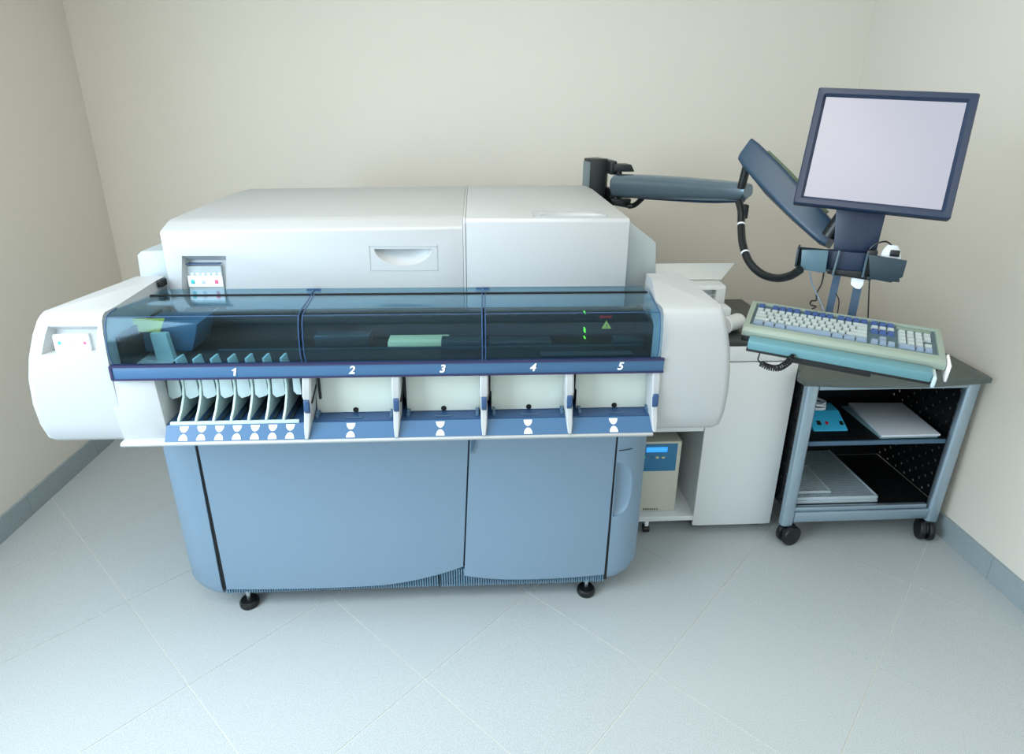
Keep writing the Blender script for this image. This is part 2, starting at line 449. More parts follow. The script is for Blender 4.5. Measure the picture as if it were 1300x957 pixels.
# end caps of the front module
def capmesh(xi_f, xo_f, xi_b, xo_b, side, name, xo_mid):
    """loft over height: plan section rounded; side=-1 left"""
    b = B(); loops = []
    zs = [.812, .818, .830, .87, .93, 1.0, 1.06, 1.12, 1.155, 1.166, 1.172]
    for z in zs:
        t = (z-.812)/(1.172-.812)
        bulge = math.sin(PI*min(1, max(0, t)))
        yf = YM-.012*bulge + (.030 if z <= .812 else .012 if z < .82 else .003 if z < .84 else 0) + (.010 if z > 1.16 else .003 if z > 1.15 else 0)
        if z > 1.17: yf += .01
        tk = (.018 if z <= .812 else .008 if z < .82 else .002 if z < .84 else 0)
        xo = xo_mid[1]*4*t*(1-t)+xo_f*t*(2*t-1)+xo_mid[0]*(1-t)*(1-2*t); xob = xo_b
        lp = [(xi_f, yf)]
        R = .022
        for i in range(7):
            a = PI/2*i/6; lp.append((xo-side*(R+tk)+side*R*math.sin(a), yf+R*(1-math.cos(a))*.8))
        lp += [(xob-side*tk, 1.86), (xi_b, 1.86), (xi_b, 1.80), (xi_f, 1.60)]
        loops.append([(x, y, z+(0 if y < 1.7 else (.012*t))) for x, y in lp])
    loft(b, loops); return obj(name, b, M_white, AN)
cl = capmesh(U(134, 430, YM).x, U(50, 400, YM+.015).x, -.925, -1.005, -1, 'end_cap', (U(62, 552, YM+.015).x, U(39, 475, YM+.015).x))
cr2 = capmesh(U(840, 430, YM).x, U(918, 400, YM+.015).x, .530, .638, 1, 'end_cap', (U(913, 540, YM+.015).x, U(926, 460, YM+.015).x))
# stepped display recess in the left cap
def frustum(pf, pb):      # front quad / back quad lists of (x,y,z)
    b = B(); loft(b, [pf, pb]); return b
M = wm(AN).inverted()
yf0 = YM-.03
F = [Vector((U(x, y, YM-.01).x, yf0, U(x, y, YM-.01).z)) for x, y in ((50, 405), (131, 405), (127, 452), (46, 452))]
Bk = [Vector((U(x, y, YM).x, YM+.018, U(x, y, YM).z)) for x, y in ((66, 421), (118, 421), (117, 447), (64, 447))]
cb = frustum(F, Bk); cb.transform(M); cut(cl, [cb])
dp = U(66, 424, YM+.014); dq = U(117, 446, YM+.014)
disp = boxo('control_panel', M_wtab, cl, dp.x, dq.x, YM+.010, YM+.019, dq.z, dp.z, bev=.001)
for px, mm in ((76, M_teal), (92, mat('pale_mark', (176, 196, 208), .5)), (108, M_rose)):
    p = U(px, 435, YM+.01); b = B()
    box(b, p.x-.0075, p.x+.0075, YM+.0085, YM+.0105, p.z-.0075, p.z+.0075, bev=.001); kk = obj('button', b, mat('button_face', (226, 234, 240), .5), disp)
    b = B(); box(b, p.x-.0035, p.x+.0035, YM+.0078, YM+.0098, p.z-.004, p.z+.004); obj('button_symbol', b, mm, disp)

# white fascia between left cap and lanes, and lower lip
YT = 1.50
fx0, fx1 = U(141, 500, YM).x, U(192, 500, YM).x
b = B()
pts = [(fx0-.006, 1.004), (U(192, 480, YT).x, 1.004), (U(212, 556, YT).x, .826), (fx0+.012, .826)]
prism(b, pts, 'y', YT+.01, 1.80, bev=.002); obj('fascia', b, M_white, AN)
b = B(); prism(b, [(1.50, .812), (1.488, .818), (1.485, .824), (1.49, .830), (1.62, .830), (1.80, .818), (1.80, .80), (1.62, .80)], 'x', U(155, 558, YT).x, U(828, 545, YT).x, bev=.0015)
obj('lower_lip', b, M_white, AN)
lx0, lx1 = U(210, 550, YT).x, U(829, 540, YT).x
# blue sloping ledge
ZF = U(450, 534.5, 1.513).z
b = B(); prism(b, [(1.488, .830), (1.513, ZF-.002), (1.62, ZF-.002), (1.62, .830)], 'x', lx0, lx1); ledge = obj('tray_ledge', b, M_strip, AN)
b = B(); prism(b, [(1.516, ZF-.0015), (1.516, ZF), (1.78, ZF), (1.78, ZF-.0015)], 'x', lx0, lx1); obj('tray_floor', b, M_stripdk, AN)
rail = boxo('tray_rail', M_fin, AN, U(226, 540, 1.55).x, U(385, 535, 1.55).x, 1.512, 1.520, ZF-.002, ZF+.006, bev=.001)
boxo('lane_back', mat('lane_back_dark', (34, 60, 70), .5), AN, lx0, lx1, 1.76, 1.80, .85, .988)
# hourglass marks on the ledge
sl = Vector((0, .025, ZF-.002-.830)).normalized(); SLL = math.hypot(.025, ZF-.832)
def mark(px, wpx=12):
    x = U(px, 542, 1.52).x; r = .0115
    b = B(); nrm = Vector((0, -sl.z, sl.y))
    def pt(a, c): return Vector((x, 1.488, .830))+Vector((a, 0, 0))+sl*c+nrm*.0006
    n = 10
    for sgn, c0 in ((1, SLL*.06), (-1, SLL*.92)):
        v = [b.verts.new(pt(r*math.cos(PI*i/n), c0+sgn*SLL*.38*math.sin(PI*i/n))) for i in range(n+1)]
        f = b.faces.new(v)
    bmesh.ops.recalc_face_normals(b, faces=b.faces)
    bmesh.ops.solidify(b, geom=b.faces[:], thickness=.0004)
    obj('lane_mark', b, M_wtab, ledge, smooth=False)
for px in (236.5, 258.9, 281.4, 303.7, 326.4, 348.7, 370.7, 447, 559.5, 669.5, 776.5): mark(px)
# number strip
sx0, sx1 = U(139, 470, YM-.02).x, U(843, 465, YM-.02).x
YS = YM-.018
b = B(); prism(b, [(YS, 1.004), (YS, 1.040), (YS+.010, 1.040), (YS+.010, 1.004)], 'x', sx0, sx1, bev=.001); strip = obj('number_strip', b, M_strip, AN)
b = B(); box(b, sx0, sx1, YS-.0025, YS+.012, 1.037, 1.0425); box(b, sx0, sx1, YS-.0025, YS+.004, 1.0015, 1.006); obj('strip_edge', b, M_purple, strip)
boxo('strip_end', M_purple, strip, sx0-.002, sx0+.004, YS-.002, YS+.014, 1.003, 1.04)
for s, px in zip('12345', (297, 446, 561, 676, 787)):
    p = U(px, 466 - (px-446)*.006, YS)
    if s == '1':
        b = B(); prism(b, [(-.0035, -.0105), (.0015, -.0105), (.0062, .0105), (.0026, .0105), (-.0052, .0055), (-.0060, .0025), (-.0006, .0045)], 'z', -.0006, .0006)
    else: b = text_bm(s, .030, .25)
    b.transform(Matrix.Translation((p.x, YS-.0012, 1.0215)) @ Matrix.Rotation(PI/2, 4, 'X')); obj('numeral', b, M_wtab, strip, smooth=False)
# sample bays 2..5
for i, (a, c) in enumerate(((399, 503), (514, 611), (622, 718), (730, 826))):
    Yp = 1.565
    x0 = U(a, 500, Yp).x; x1 = U(c, 500, Yp).x; zc = ZF+.001
    b = B(); prism(b, [(x0+.006, zc), (x1-.004, zc), (x1, zc+.004), (x1, .93), (x1-.005, .935), (x1-.005, .99), (x0, .99), (x0, .93), (x0+.004, .925), (x0+.004, .87)], 'y', Yp, Yp+.006, bev=.001)
    bp = obj('bay_panel', b, M_cream, AN)
    b = B(); xm = U(a*.5+c*.5+1, 522, Yp).x; cyl(b, (xm, Yp-.0015, zc+.0075), (xm, Yp+.001, zc+.0075), .0075, 18); obj('panel_hole', b, M_gap, bp)
    b = B(); box(b, xm-.022, xm-.020, Yp-.035, Yp-.03, ZF-.001, ZF+.005); box(b, xm+.020, xm+.022, Yp-.035, Yp-.03, ZF-.001, ZF+.005); box(b, xm-.022, xm+.022, Yp-.036, Yp-.034, ZF+.002, ZF+.0035); obj('stop_wire', b, M_bluedk, ledge)
    for s in (-1, 1):
        xx = x0+.010 if s < 0 else x1-.012
        b = B(); box(b, xx-.004, xx+.004, Yp-.035, Yp-.004, ZF-.001, ZF+.011, bev=.001); cyl(b, (xx-.003, Yp-.02, ZF+.012), (xx+.003, Yp-.02, ZF+.012), .006, 12); obj('roller_bracket', b, M_bluedk, ledge)
# white bay dividers with dark latches
def divider(px_t, px_b, wpx=12, lean=0):
    xt = U(px_t, 478, YT).x; xb = U(px_b, 546, YT).x
    b = B(); loops = []
    for z, t, w_, yf in ((1.004, 0, .0115, 1.503), (.95, .3, .0115, 1.497), (.925, .45, .008, 1.504), (.905, .57, .009, 1.500), (.86, .82, .008, 1.488), (.834, 1, .005, 1.482)):
        x = xt+(xb-xt)*t
        loops.append([(x-w_, yf+.003, z), (x-w_*.6, yf, z), (x+w_*.6, yf, z), (x+w_, yf+.003, z), (x+w_, 1.575-.03*t, z), (x-w_, 1.575-.03*t, z)])
    loft(b, loops); d = obj('bay_divider', b, M_white, AN)
    x = xt+(xb-xt)*.5
    b = B(); prism(b, [(1.494, .938), (1.491, .91), (1.50, .90), (1.55, .905), (1.56, .93), (1.51, .945)], 'x', x-.007, x+.007, bev=.002); obj('latch', b, M_stripdk, d)
    b = B(); tube(b, [(x+.011, 1.51, .925), (x+.014, 1.53, .945), (x+.015, 1.55, .96)], .0025, 6); obj('spring', b, M_black, d)
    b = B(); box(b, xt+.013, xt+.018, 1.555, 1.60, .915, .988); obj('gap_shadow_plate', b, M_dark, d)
for a, c in ((388, 390.5), (502, 504), (614.5, 614.5), (723.5, 722.5), (834, 829)): divider(a, c)
# lane dividers of bay 1
def fin(k):
    px = 229+22.15*k; xt = U(px-1, 478, 1.53).x; xb = U(px, 529, 1.53).x
    b = B(); prof = [(1.531, 1.046), (1.548, 1.0), (1.556, .96), (1.550, .93), (1.532, .900), (1.516, .884), (1.513, .876), (1.52, .873), (1.70, .880), (1.745, .90), (1.745, .985), (1.59, .985), (1.59, 1.01), (1.57, 1.046)]
    prism(b, prof, 'x', xb-.003, xb+.003, bev=.001)
    for v in b.verts: v.co.x += (xt-xb)*(v.co.z-.87)/.14 -.007*max(0, min(1, (v.co.z-.90)/.10)) + .06*max(0, v.co.y-1.53)*min(1, max(0, (v.co.z-.87)/.05))
    f = obj('lane_divider', b, M_fin, AN)
    b = B(); w0 = U(px-16, 480, 1.56).x; w1 = U(px-2, 480, 1.56).x
    P = [(w0, .995), (w1, .995), (w1+.002, .935), (w1-.004, .928), (w1-.024, .922), (w1-.033, .932), (w0-.002, .97)]
    prism(b, P, 'y', 1.555, 1.562, bev=.001); obj('guide_tab', b, mat('guide_tab', (182, 202, 204), .4), f)
    b = B(); prism(b, [(1.53, ZF+.001), (1.745, ZF+.001), (1.745, ZF+.014), (1.53, ZF+.006)], 'x', xb+.012, xb+.02); obj('lane_rail', b, M_dark2, f)
for k in range(7): fin(k)
b = B(); w0 = U(372, 480, 1.56).x; w1 = U(381, 480, 1.56).x
prism(b, [(w0, .995), (w1, .995), (w1, .93), (w1-.012, .93), (w1-.02, .94)], 'y', 1.555, 1.562, bev=.001); obj('guide_tab', b, MATS['guide_tab'], AN)

# smoked cover in three panes
ZCT = 1.155
def cover(pa_f, pc_f, pa_b, pc_b):
    x0, x1 = U(pa_f, 400, YM).x, U(pc_f, 400, YM).x
    X0, X1 = U(pa_b, 374, 1.76).x, U(pc_b, 374, 1.76).x
    prof = [(YS+.010, 1.043), (YM-.014, 1.075), (YM-.010, 1.105), (YM+.006, 1.130), (YM+.035, 1.149), (YM+.062, ZCT), (1.76, 1.151)]
    prof = [(YS+.004, 1.043), (YS-.004, 1.07), (YS-.002, 1.11), (YS+.006, 1.145), (YS+.018, 1.164), (YS+.040, 1.1705), (1.757, 1.1515)]
    b = B(); A = []; Cc = []
    for y, z in prof:
        t = max(0, (y-YM-.03)/(1.757-YM-.03)); A.append(b.verts.new((x0+(X0-x0)*t, y, z))); Cc.append(b.verts.new((x1+(X1-x1)*t, y, z)))
    for i in range(len(prof)-1): b.faces.new((A[i], Cc[i], Cc[i+1], A[i+1]))
    bmesh.ops.recalc_face_normals(b, faces=b.faces)
    bmesh.ops.solidify(b, geom=b.faces[:], thickness=.003)
    o = obj('cover_pane', b, M_glass, AN)
    b = B(); x_a, x_b = x0, x1
    for xx, XX in ((x0, X0), (x1, X1)):
        b = B(); tube(b, [(xx, prof[i][0]-.0008, prof[i][1]+.0008) for i in range(6)]+[(XX, 1.757, 1.152)], .0016, 6, smooth=False)
        obj('pane_edge', b, M_stripdk, o)
    tube_b = B(); tube(tube_b, [(x0, prof[4][0], prof[4][1]+.0012), (x1, prof[4][0], prof[4][1]+.0012)], .0011, 6, smooth=False); obj('fold_line', tube_b, M_stripdk, o)
    return o
cover(134, 379, 170, 396); cover(384, 612, 399, 612); cover(616, 837, 616, 824)
xh0, xh1 = U(168, 373, 1.76).x, U(822, 368, 1.76).x
b = B(); box(b, xh0, xh1, 1.757, 1.764, 1.148, 1.154); obj('hinge_rod', b, M_gap, AN)
b = B(); box(b, xh0+.005, xh1, 1.766, YLID-.002, 1.149, 1.152); obj('rear_cover_strip', b, M_glass, AN)
for px in (397, 613):
    p = U(px, 369, 1.79); b = B(); box(b, p.x-.020, p.x+.020, 1.800, 1.808, 1.152, 1.157); box(b, p.x-.003, p.x+.003, 1.757, 1.80, 1.152, 1.156); obj('hinge', b, M_stripdk, AN)

# things inside the process bay
b = B(); prism(b, [(-.915, 1.02), (-.79, 1.02), (-.775, 1.06), (-.765, 1.098), (-.915, 1.098)], 'y', 1.66, 1.78, bev=.002); inn = obj('inner_cap_block', b, M_bluedk, AN)
b = B(); p0 = U(152, 404, 1.66); prism(b, xz((160, 404), (209, 404), (203, 421), (150, 421), Y=1.655), 'y', 1.653, 1.656); obj('yellow_notice', b, M_yel, inn)
b = B(); prism(b, xz((190, 424), (210, 424), (222, 460), (200, 460), Y=1.63), 'y', 1.63, 1.65); obj('inner_bracket', b, M_fin, AN)
b = B(); p0 = U(492, 434, 1.70); p1 = U(570, 449, 1.70); box(b, p0.x, p1.x, 1.70, 1.76, p1.z, p0.z, bev=.002); obj('reflection_block', b, mat('reflection_cream', (214, 208, 164), .6), AN)  # cream block standing in for a reflection in the smoked cover
b = B()
for (a, c, y0, h) in ((560, 612, 1.68, .022), (620, 700, 1.70, .012), (780, 822, 1.68, .02), (400, 470, 1.72, .03)):
    q0 = U(a, 440, y0).x; q1 = U(c, 440, y0).x; box(b, q0, q1, y0, y0+.05, 1.003, 1.01+h, bev=.003)
box(b, -.72, .48, 1.655, 1.668, 1.018, 1.022); box(b, .18, .44, 1.61, 1.64, 1.004, 1.012)
obj('transport_mechanism', b, M_dark2, AN)
for py in (397, 418, 421, 429, 437):
    p = U(742.5, py, 1.775); b = B(); cyl(b, (p.x, 1.77, p.z), (p.x, 1.79, p.z), .0022, 10); obj('indicator_light', b, M_led, AN)
b = B(); prism(b, xz((770, 407), (776, 417), (764, 417), Y=1.775), 'y', 1.774, 1.777); wl = obj('warning_label', b, M_yel, AN)
b = B(); c_ = U(770, 413.5, 1.775); box(b, c_.x-.001, c_.x+.001, 1.7735, 1.775, c_.z-.006, c_.z+.006); obj('bolt_mark', b, M_gap, wl)
b = B(); prism(b, xz((761, 401), (777, 401), (776, 403.5), (762, 403.5), Y=1.775), 'y', 1.774, 1.777); obj('red_notice', b, M_red, AN)

# lid (left section) with folded top, right section, side cheeks
lz0 = 1.086
xs = U(590, 320, YLID).x; xl0 = U(207, 320, YLID).x; xr1 = U(797, 320, YLID).x
YLB = 2.80
b = B(); prof = [(YLID, lz0), (YLID, 1.329), (YLID+.005, 1.335), (YLID+.055, 1.352), (YLID+.08, 1.357), (2.45, 1.370), (2.62, 1.364), (YLB-.02, 1.335), (YLB, 1.30), (YLB, lz0)]
prism(b, prof, 'x', xl0, xs-.004, bev=.003); 
for v in b.verts:
    if v.co.x < -.5 and v.co.z > 1.3: v.co.z -= .012
lid = obj('lid', b, M_white, AN)
b = B(); prof2 = [(YLID-.002, lz0), (YLID-.002, 1.349), (YLID+.006, 1.358), (2.45, 1.372), (2.62, 1.368), (YLB-.02, 1.338), (YLB, 1.30), (YLB, lz0)]
prism(b, prof2, 'x', xs+.004, xr1, bev=.003); lid2 = obj('lid_section', b, M_white, AN, label='narrower right section of the white lid')
b = B(); prism(b, [(YLID-.003, lz0), (YLID-.003, 1.345), (YLID+.02, 1.358), (2.45, 1.371), (2.6, 1.366), (2.6, 1.34), (YLID+.03, 1.33), (YLID+.02, lz0)], 'x', xs-.0035, xs+.0035, bev=.001); obj('lid_rib', b, M_white, AN)
# carve: left control recess, front scoop handle, top scoop handle
def quad3(pxs, Yp): return [Vector((U(x, y, Yp).x, Yp, U(x, y, Yp).z)) for x, y in pxs]
A_ = [Vector((v.x, YLID-.02, v.z)) for v in quad3(((227, 319), (287, 319), (287, 402), (227, 402)), YLID)]
K_ = [Vector((v.x, YLID+.028, v.z)) for v in quad3(((236, 333), (287, 333), (287, 398), (236, 398)), YLID)]
cb = frustum(A_, K_); cb.transform(M)
def scoop(cx_, y0, cz, rx, rz, dep):
    b = B(); loops = []
    n = 18
    for k in range(6):
        a = PI/2*k/5; s = math.cos(a)*.999+.001; yy = y0+dep*math.sin(a)
        lp = [(cx_+rx*s*math.cos(PI*i/n), yy, cz-rz*s*math.sin(PI*i/n)) for i in range(n+1)]
        loops.append(lp)
    loops.insert(0, [(x, y0-.02, z) for x, _, z in loops[0]])
    loft(b, loops); b.transform(M); return b
hp = U(511.5, 316, YLID)
hw_ = (U(548, 316, YLID).x-U(475, 316, YLID).x)/2; hh = U(511, 316, YLID).z-U(511, 337, YLID).z
cut(lid, [cb, scoop(hp.x, YLID, hp.z, hw_, hh, .028)])
q0 = U(468, 312, YLID); q1 = U(556, 343, YLID)
b = B()
for a in ((q0.x, q1.x, q0.z-.002, q0.z), (q0.x, q1.x, q1.z, q1.z+.0015), (q0.x, q0.x+.0015, q1.z, q0.z), (q1.x-.002, q1.x, q1.z, q0.z)):
    box(b, a[0], a[1], YLID-.0012, YLID+.004, a[2], a[3])
obj('handle_frame', b, M_white2, lid)
p0 = U(237, 336, YLID+.026); p1 = U(286, 366, YLID+.026)
b = B(); box(b, p0.x, p1.x, YLID+.018, YLID+.03, U(240, 392, YLID).z, p0.z-.002); cp = obj('control_panel', b, M_white2, lid)
b = B(); box(b, p0.x, p1.x, YLID+.0155, YLID+.019, U(240, 366, YLID).z, U(240, 352, YLID).z, bev=.001); cc = obj('button_card', b, M_wtab, cp)
b = B(); z_ = U(240, 334, YLID+.02).z; box(b, p0.x, p1.x, YLID+.012, YLID+.03, z_-.0022, z_); obj('panel_edge', b, M_stripdk, cp)
for px, mm in ((245, M_teal), (258, MATS['pale_mark']), (275, M_rose)):
    p = U(px, 357.5, YLID+.016); b = B(); box(b, p.x-.005, p.x+.005, YLID+.0135, YLID+.0165, p.z-.006, p.z+.006, bev=.001); obj('button', b, mm, cc)
for i in range(6):
    p = U(244+7*i, 348, YLID+.017); b = B(); box(b, p.x-.005, p.x+.005, YLID+.0165, YLID+.0185, p.z-.004, p.z+.004, bev=.0008); obj('button', b, mat('pale_key', (206, 220, 226), .5), cp)
# top scoop
b = B(); loops = []
pc = UZ(722, 268, 1.36); n = 18
for k in range(6):
    a = PI/2*k/5; s = math.cos(a)*.999+.001; zz = 1.3605-.022*math.sin(a)
    loops.append([(pc.x+.105*s*math.cos(PI*i/n), 1.895+.052*s*math.sin(PI*i/n)-.02, zz) for i in range(n+1)])
loops.insert(0, [(x, y, 1.39) for x, y, z in loops[0]])
loft(b, loops); b.transform(M); cut(lid2, [b])
b = B()
tx0, tx1 = UZ(679, 277, 1.36).x, UZ(768, 272, 1.36).x
for a in ((tx0, tx1, 1.86, 1.8615), (tx0, tx1, 1.945, 1.9465), (tx0, tx0+.0015, 1.86, 1.9465), (tx1-.0015, tx1, 1.86, 1.9465)): box(b, *a, 1.352, 1.3615)
obj('handle_frame', b, M_white2, lid2)
# cheeks either side of the lid
b = B(); prof = [(xr1+.0015, 1.0), (xr1+.0015, 1.348), (xr1+.02, 1.335), (U(833, 308, 1.90).x, U(833, 308, 1.90).z), (U(833, 350, 1.90).x, U(833, 352, 1.90).z), (U(820, 352, 1.90).x, U(820, 354, 1.90).z), (U(820, 362, 1.90).x, 1.0)]
prism(b, prof, 'y', 1.90, 2.66, bev=.003); obj('side_cheek', b, M_white2, AN)
b = B(); prof = [(xl0-.0015, 1.0), (xl0-.0015, U(205, 319, 1.90).z+.004), (U(179, 319, 1.90).x, U(179, 319, 1.90).z), (U(174, 324, 1.90).x, U(174, 324, 1.90).z), (U(174, 350, 1.90).x, 1.0)]
prism(b, prof, 'y', 1.90, 2.66, bev=.003); obj('side_cheek', b, M_white2, AN)
b = B(); box(b, xl0-.02, xl0-.006, 1.80, 1.835, 1.165, 1.185, bev=.002); obj('hinge_cap', b, M_dark, AN)

# ================================================================== WHITE CABINET with open bay
YC = 2.11
CB = thing('storage_cabinet', 'white side cabinet with an open bay and dark worktop, right of the analyser', 'cabinet', (.95, 2.4, 0))
cx0 = .625; cxm = U(887, 600, YC).x+.008; cx1 = U(996, 560, YC).x
cz0 = .03; zsh = U(860, 656, YC).z; zto = U(860, 548, YC).z; zband = U(960, 459, YC).z; ztopc = U(1008, 438, YC).z
boxo('door', M_cabw, CB, cxm-.006, cx1, YC, YC+.018, U(975, 664, YC).z, zband-.003, bev=.0015)
boxo('drawer_front', M_cabw, CB, cxm-.012, cx1, YC, YC+.018, zband+.002, ztopc-.004, bev=.0015)
b = B(); box(b, cxm, cxm+.018, YC+.02, 2.66, cz0, ztopc-.01); obj('partition', b, M_cabw, CB)
b = B(); box(b, cx1-.018, cx1-.001, YC+.02, 2.66, cz0, ztopc-.01); obj('side_panel', b, M_cabw, CB)
b = B(); box(b, cx0, cx0+.018, YC+.02, 2.66, cz0, ztopc-.01); obj('side_panel', b, M_cabw, CB)
boxo('back_panel', M_cabw, CB, cx0, cx1, 2.66, 2.672, cz0, ztopc-.01)
boxo('shelf', M_cabw, CB, cx0, cxm, YC+.004, 2.66, zsh-.022, zsh, bev=.001)
boxo('top_rail', M_cabw, CB, cx0, cxm-.01, YC+.001, YC+.02, zto, ztopc-.004)
boxo('bottom_panel', M_cabw, CB, cxm, cx1-.018, YC+.02, 2.66, cz0, cz0+.018)
boxo('worktop', mat('worktop_dark', (34, 44, 44), .3), CB, cx0, cx1+.002, YC+.004, 2.68, ztopc-.006, ztopc+.012, bev=.002)
for x, y in ((.70, YC+.03), (1.18, YC+.06), (.66, 2.6), (1.18, 2.6)):
    zt_ = (zsh-.022) if x < .8 else cz0
    if y > 2.3 and x < .8: zt_ = zsh-.022
    b = B(); cyl(b, (x-.012, y, .0185), (x+.012, y, .0185), .018, 16); c_ = obj('caster', b, M_black, CB)
    b = B(); box(b, x-.008, x+.008, y-.010, y+.012, .02, zt_+.001, bev=.002); obj('caster_fork', b, M_wtab, c_)
# UPS in the bay
ux1 = U(862, 600, YC+.04).x; ux0 = ux1-.165; YU = YC+.04
UPS = thing('power_supply_unit', 'beige battery power unit with blue panel and lit display in the cabinet bay', 'power supply', (ux1-.08, YU+.15, zsh))
uzt = U(862, 560, YU).z
boxo('casing', M_beige, UPS, ux0, ux1, YU, YU+.36, zsh+.0005, uzt, bev=.006)
zz = U(855, 597, YU).z
pn = boxo('front_panel', M_upsblue, UPS, ux0+.012, ux1-.018, YU-.003, YU+.004, zz, uzt-.010, bev=.001)
zl0, zl1 = U(840, 573, YU).z, U(840, 567, YU).z
boxo('display', M_lcd, pn, ux0+.02, U(847, 570, YU).x, YU-.005, YU-.002, zl0, zl1, bev=.0005)
for px in (834, 841.5):
    p = U(px, 580, YU); b = B(); box(b, p.x-.006, p.x+.006, YU-.0065, YU-.002, p.z-.0035, p.z+.0035, bev=.001, mtx=None); obj('button', b, mat('button_cream', (220, 212, 160), .5), pn)
for px, mm in ((818, M_led), (823, M_red), (827, M_gap)):
    p = U(px, 580, YU); b = B(); cyl(b, (p.x, YU-.0045, p.z), (p.x, YU-.002, p.z), .002, 8); obj('indicator_light', b, mm, pn)
b = B()
for i in range(7):
    p = U(817+2.8*i, 646, YU); box(b, p.x-.0026, p.x+.0022, YU-.0012, YU+.001, p.z-.0032, p.z+.0030)
obj('maker_mark', b, M_gap, UPS)

# printer on the worktop
ZW = ztopc+.0122
YP = 2.36
PR = thing('printer', 'white desktop printer with raised paper tray behind the analyser end cap', 'printer', (.83, 2.5, ZW))
px0, px1 = .64, U(921, 375, YP).x
pzt = U(915, 363, YP).z
b = B(); prism(b, [(YP, ZW+.0005), (YP, pzt-.01), (YP+.01, pzt), (2.64, pzt+.01), (2.64, ZW+.0005)], 'x', px0, px1, bev=.004); pb = obj('casing', b, M_cabw, PR)
a0, a1 = U(893, 368, YP), U(908, 382, YP)
A_ = [Vector((x, YP-.01, z)) for x, z in ((px0+.05, a0.z), (a1.x, a0.z), (a1.x, a1.z), (px0+.05, a1.z))]
K_ = [Vector((x, YP+.04, z)) for x, z in ((px0+.05, a0.z), (a1.x, a0.z), (a1.x, a1.z), (px0+.05, a1.z))]
cb = frustum(A_, K_); cb.transform(wm(PR).inverted()); cut(pb, [cb])
boxo('slot_bar', M_white2, pb, px0+.06, a1.x-.004, YP+.006, YP+.012, (a0.z+a1.z)/2-.003, (a0.z+a1.z)/2+.002)
YQ = 2.5
t0, t1 = U(916, 361, YQ-.06), U(933, 334, YQ+.05)
b = B(); loft(b, [[(.60, YQ-.06, pzt+.006), (t0.x-.004, YQ-.06, pzt+.006), (t0.x-.004, YQ-.054, pzt+.004), (.60, YQ-.054, pzt+.004)], [(.58, YQ+.05, t1.z), (t1.x, YQ+.05, t1.z), (t1.x, YQ+.056, t1.z-.002), (.58, YQ+.056, t1.z-.002)]]); obj('paper_tray', b, M_cabw, PR)
# paper roll and holder on worktop
pr = UZ(908, 425, ZW)
RO = thing('roll_dispenser', 'small white rounded device with round end disc on the dark worktop', 'device', (1.03, 2.25, ZW))
c0 = U(922, 402, 2.21); 
rr = .036
c0 = Vector((c0.x, 2.21, ZW+rr+.0005)); c1 = c0+Vector((.075, .05, 0))
ax = (c1-c0).normalized(); Q = ax.to_track_quat('Z', 'Y').to_matrix().to_4x4()
b = B(); revolve(b, [(.004, .0), (.027, .001), (.030, .004), (.031, .08), (.028, .092), (.018, .099), (.004, .101)], 28, Matrix.Translation(c0) @ Q); obj('roll_body', b, M_cabw, RO)
b = B(); revolve(b, [(.006, -.010), (.033, -.010), (.036, -.007), (.036, -.002), (.033, .0), (.006, .0)], 30, Matrix.Translation(c0) @ Q); dsk = obj('end_disc', b, M_cabw, RO)
b = B(); revolve(b, [(.001, -.012), (.009, -.012), (.009, -.009), (.001, -.009)], 16, Matrix.Translation(c0) @ Q); obj('spindle_hole', b, M_gap, dsk)
b = B(); box(b, c0.x-.04, c0.x+.045, c0.y+.06, c0.y+.13, ZW+.0005, ZW+.085, bev=.008); obj('rear_housing', b, M_cabw, RO)

# ================================================================== CART
YCF = 2.03
CT = thing('equipment_cart', 'low rolling cart with silver frame, black perforated sides and dark top by the right wall', 'cart', (1.55, 2.28, 0))
gx0, gx1 = 1.222, 1.885; gyb = 2.50; gz0, gz1 = .088, .722
def leg(x, y):
    b = B()
    lp = []
    for i in range(16):
        a = 2*PI*i/16; lp.append((.026*math.copysign(abs(math.cos(a))**.6, math.cos(a)), .019*math.copysign(abs(math.sin(a))**.8, math.sin(a))))
    loft(b, [[(x+p+(.018 if z > .4 and x > 1.5 else 0), y+q, z) for p, q in lp] for z in (gz0, gz1)]); return obj('leg', b, M_alu, CT)
for x in (gx0+.026, gx1-.026):
    for y in (YCF+.02, gyb-.02): leg(x, y)
for y0, y1 in ((YCF+.004, YCF+.026), (gyb-.026, gyb-.004)):
    boxo('rail', M_alu, CT, gx0+.05, gx1-.034, y0, y1, gz1-.032, gz1-.001, bev=.002)
    boxo('rail', M_alu, CT, gx0+.05, gx1-.05, y0, y1, .103, .148, bev=.004)
boxo('shelf', M_cartblk, CT, gx0+.015, gx1-.017, YCF+.028, gyb-.053, .150, .162, bev=.001)
boxo('shelf_edge', M_alu, CT, gx0+.05, gx1-.06, YCF+.012, YCF+.03, .15, .168, bev=.003)
boxo('shelf', M_cartblk, CT, gx0+.015, gx1-.017, YCF+.034, gyb-.053, .443, .458, bev=.001)
boxo('shelf_edge', M_bluedk, CT, gx0+.045, gx1-.045, YCF+.026, YCF+.034, .441, .459, bev=.001)
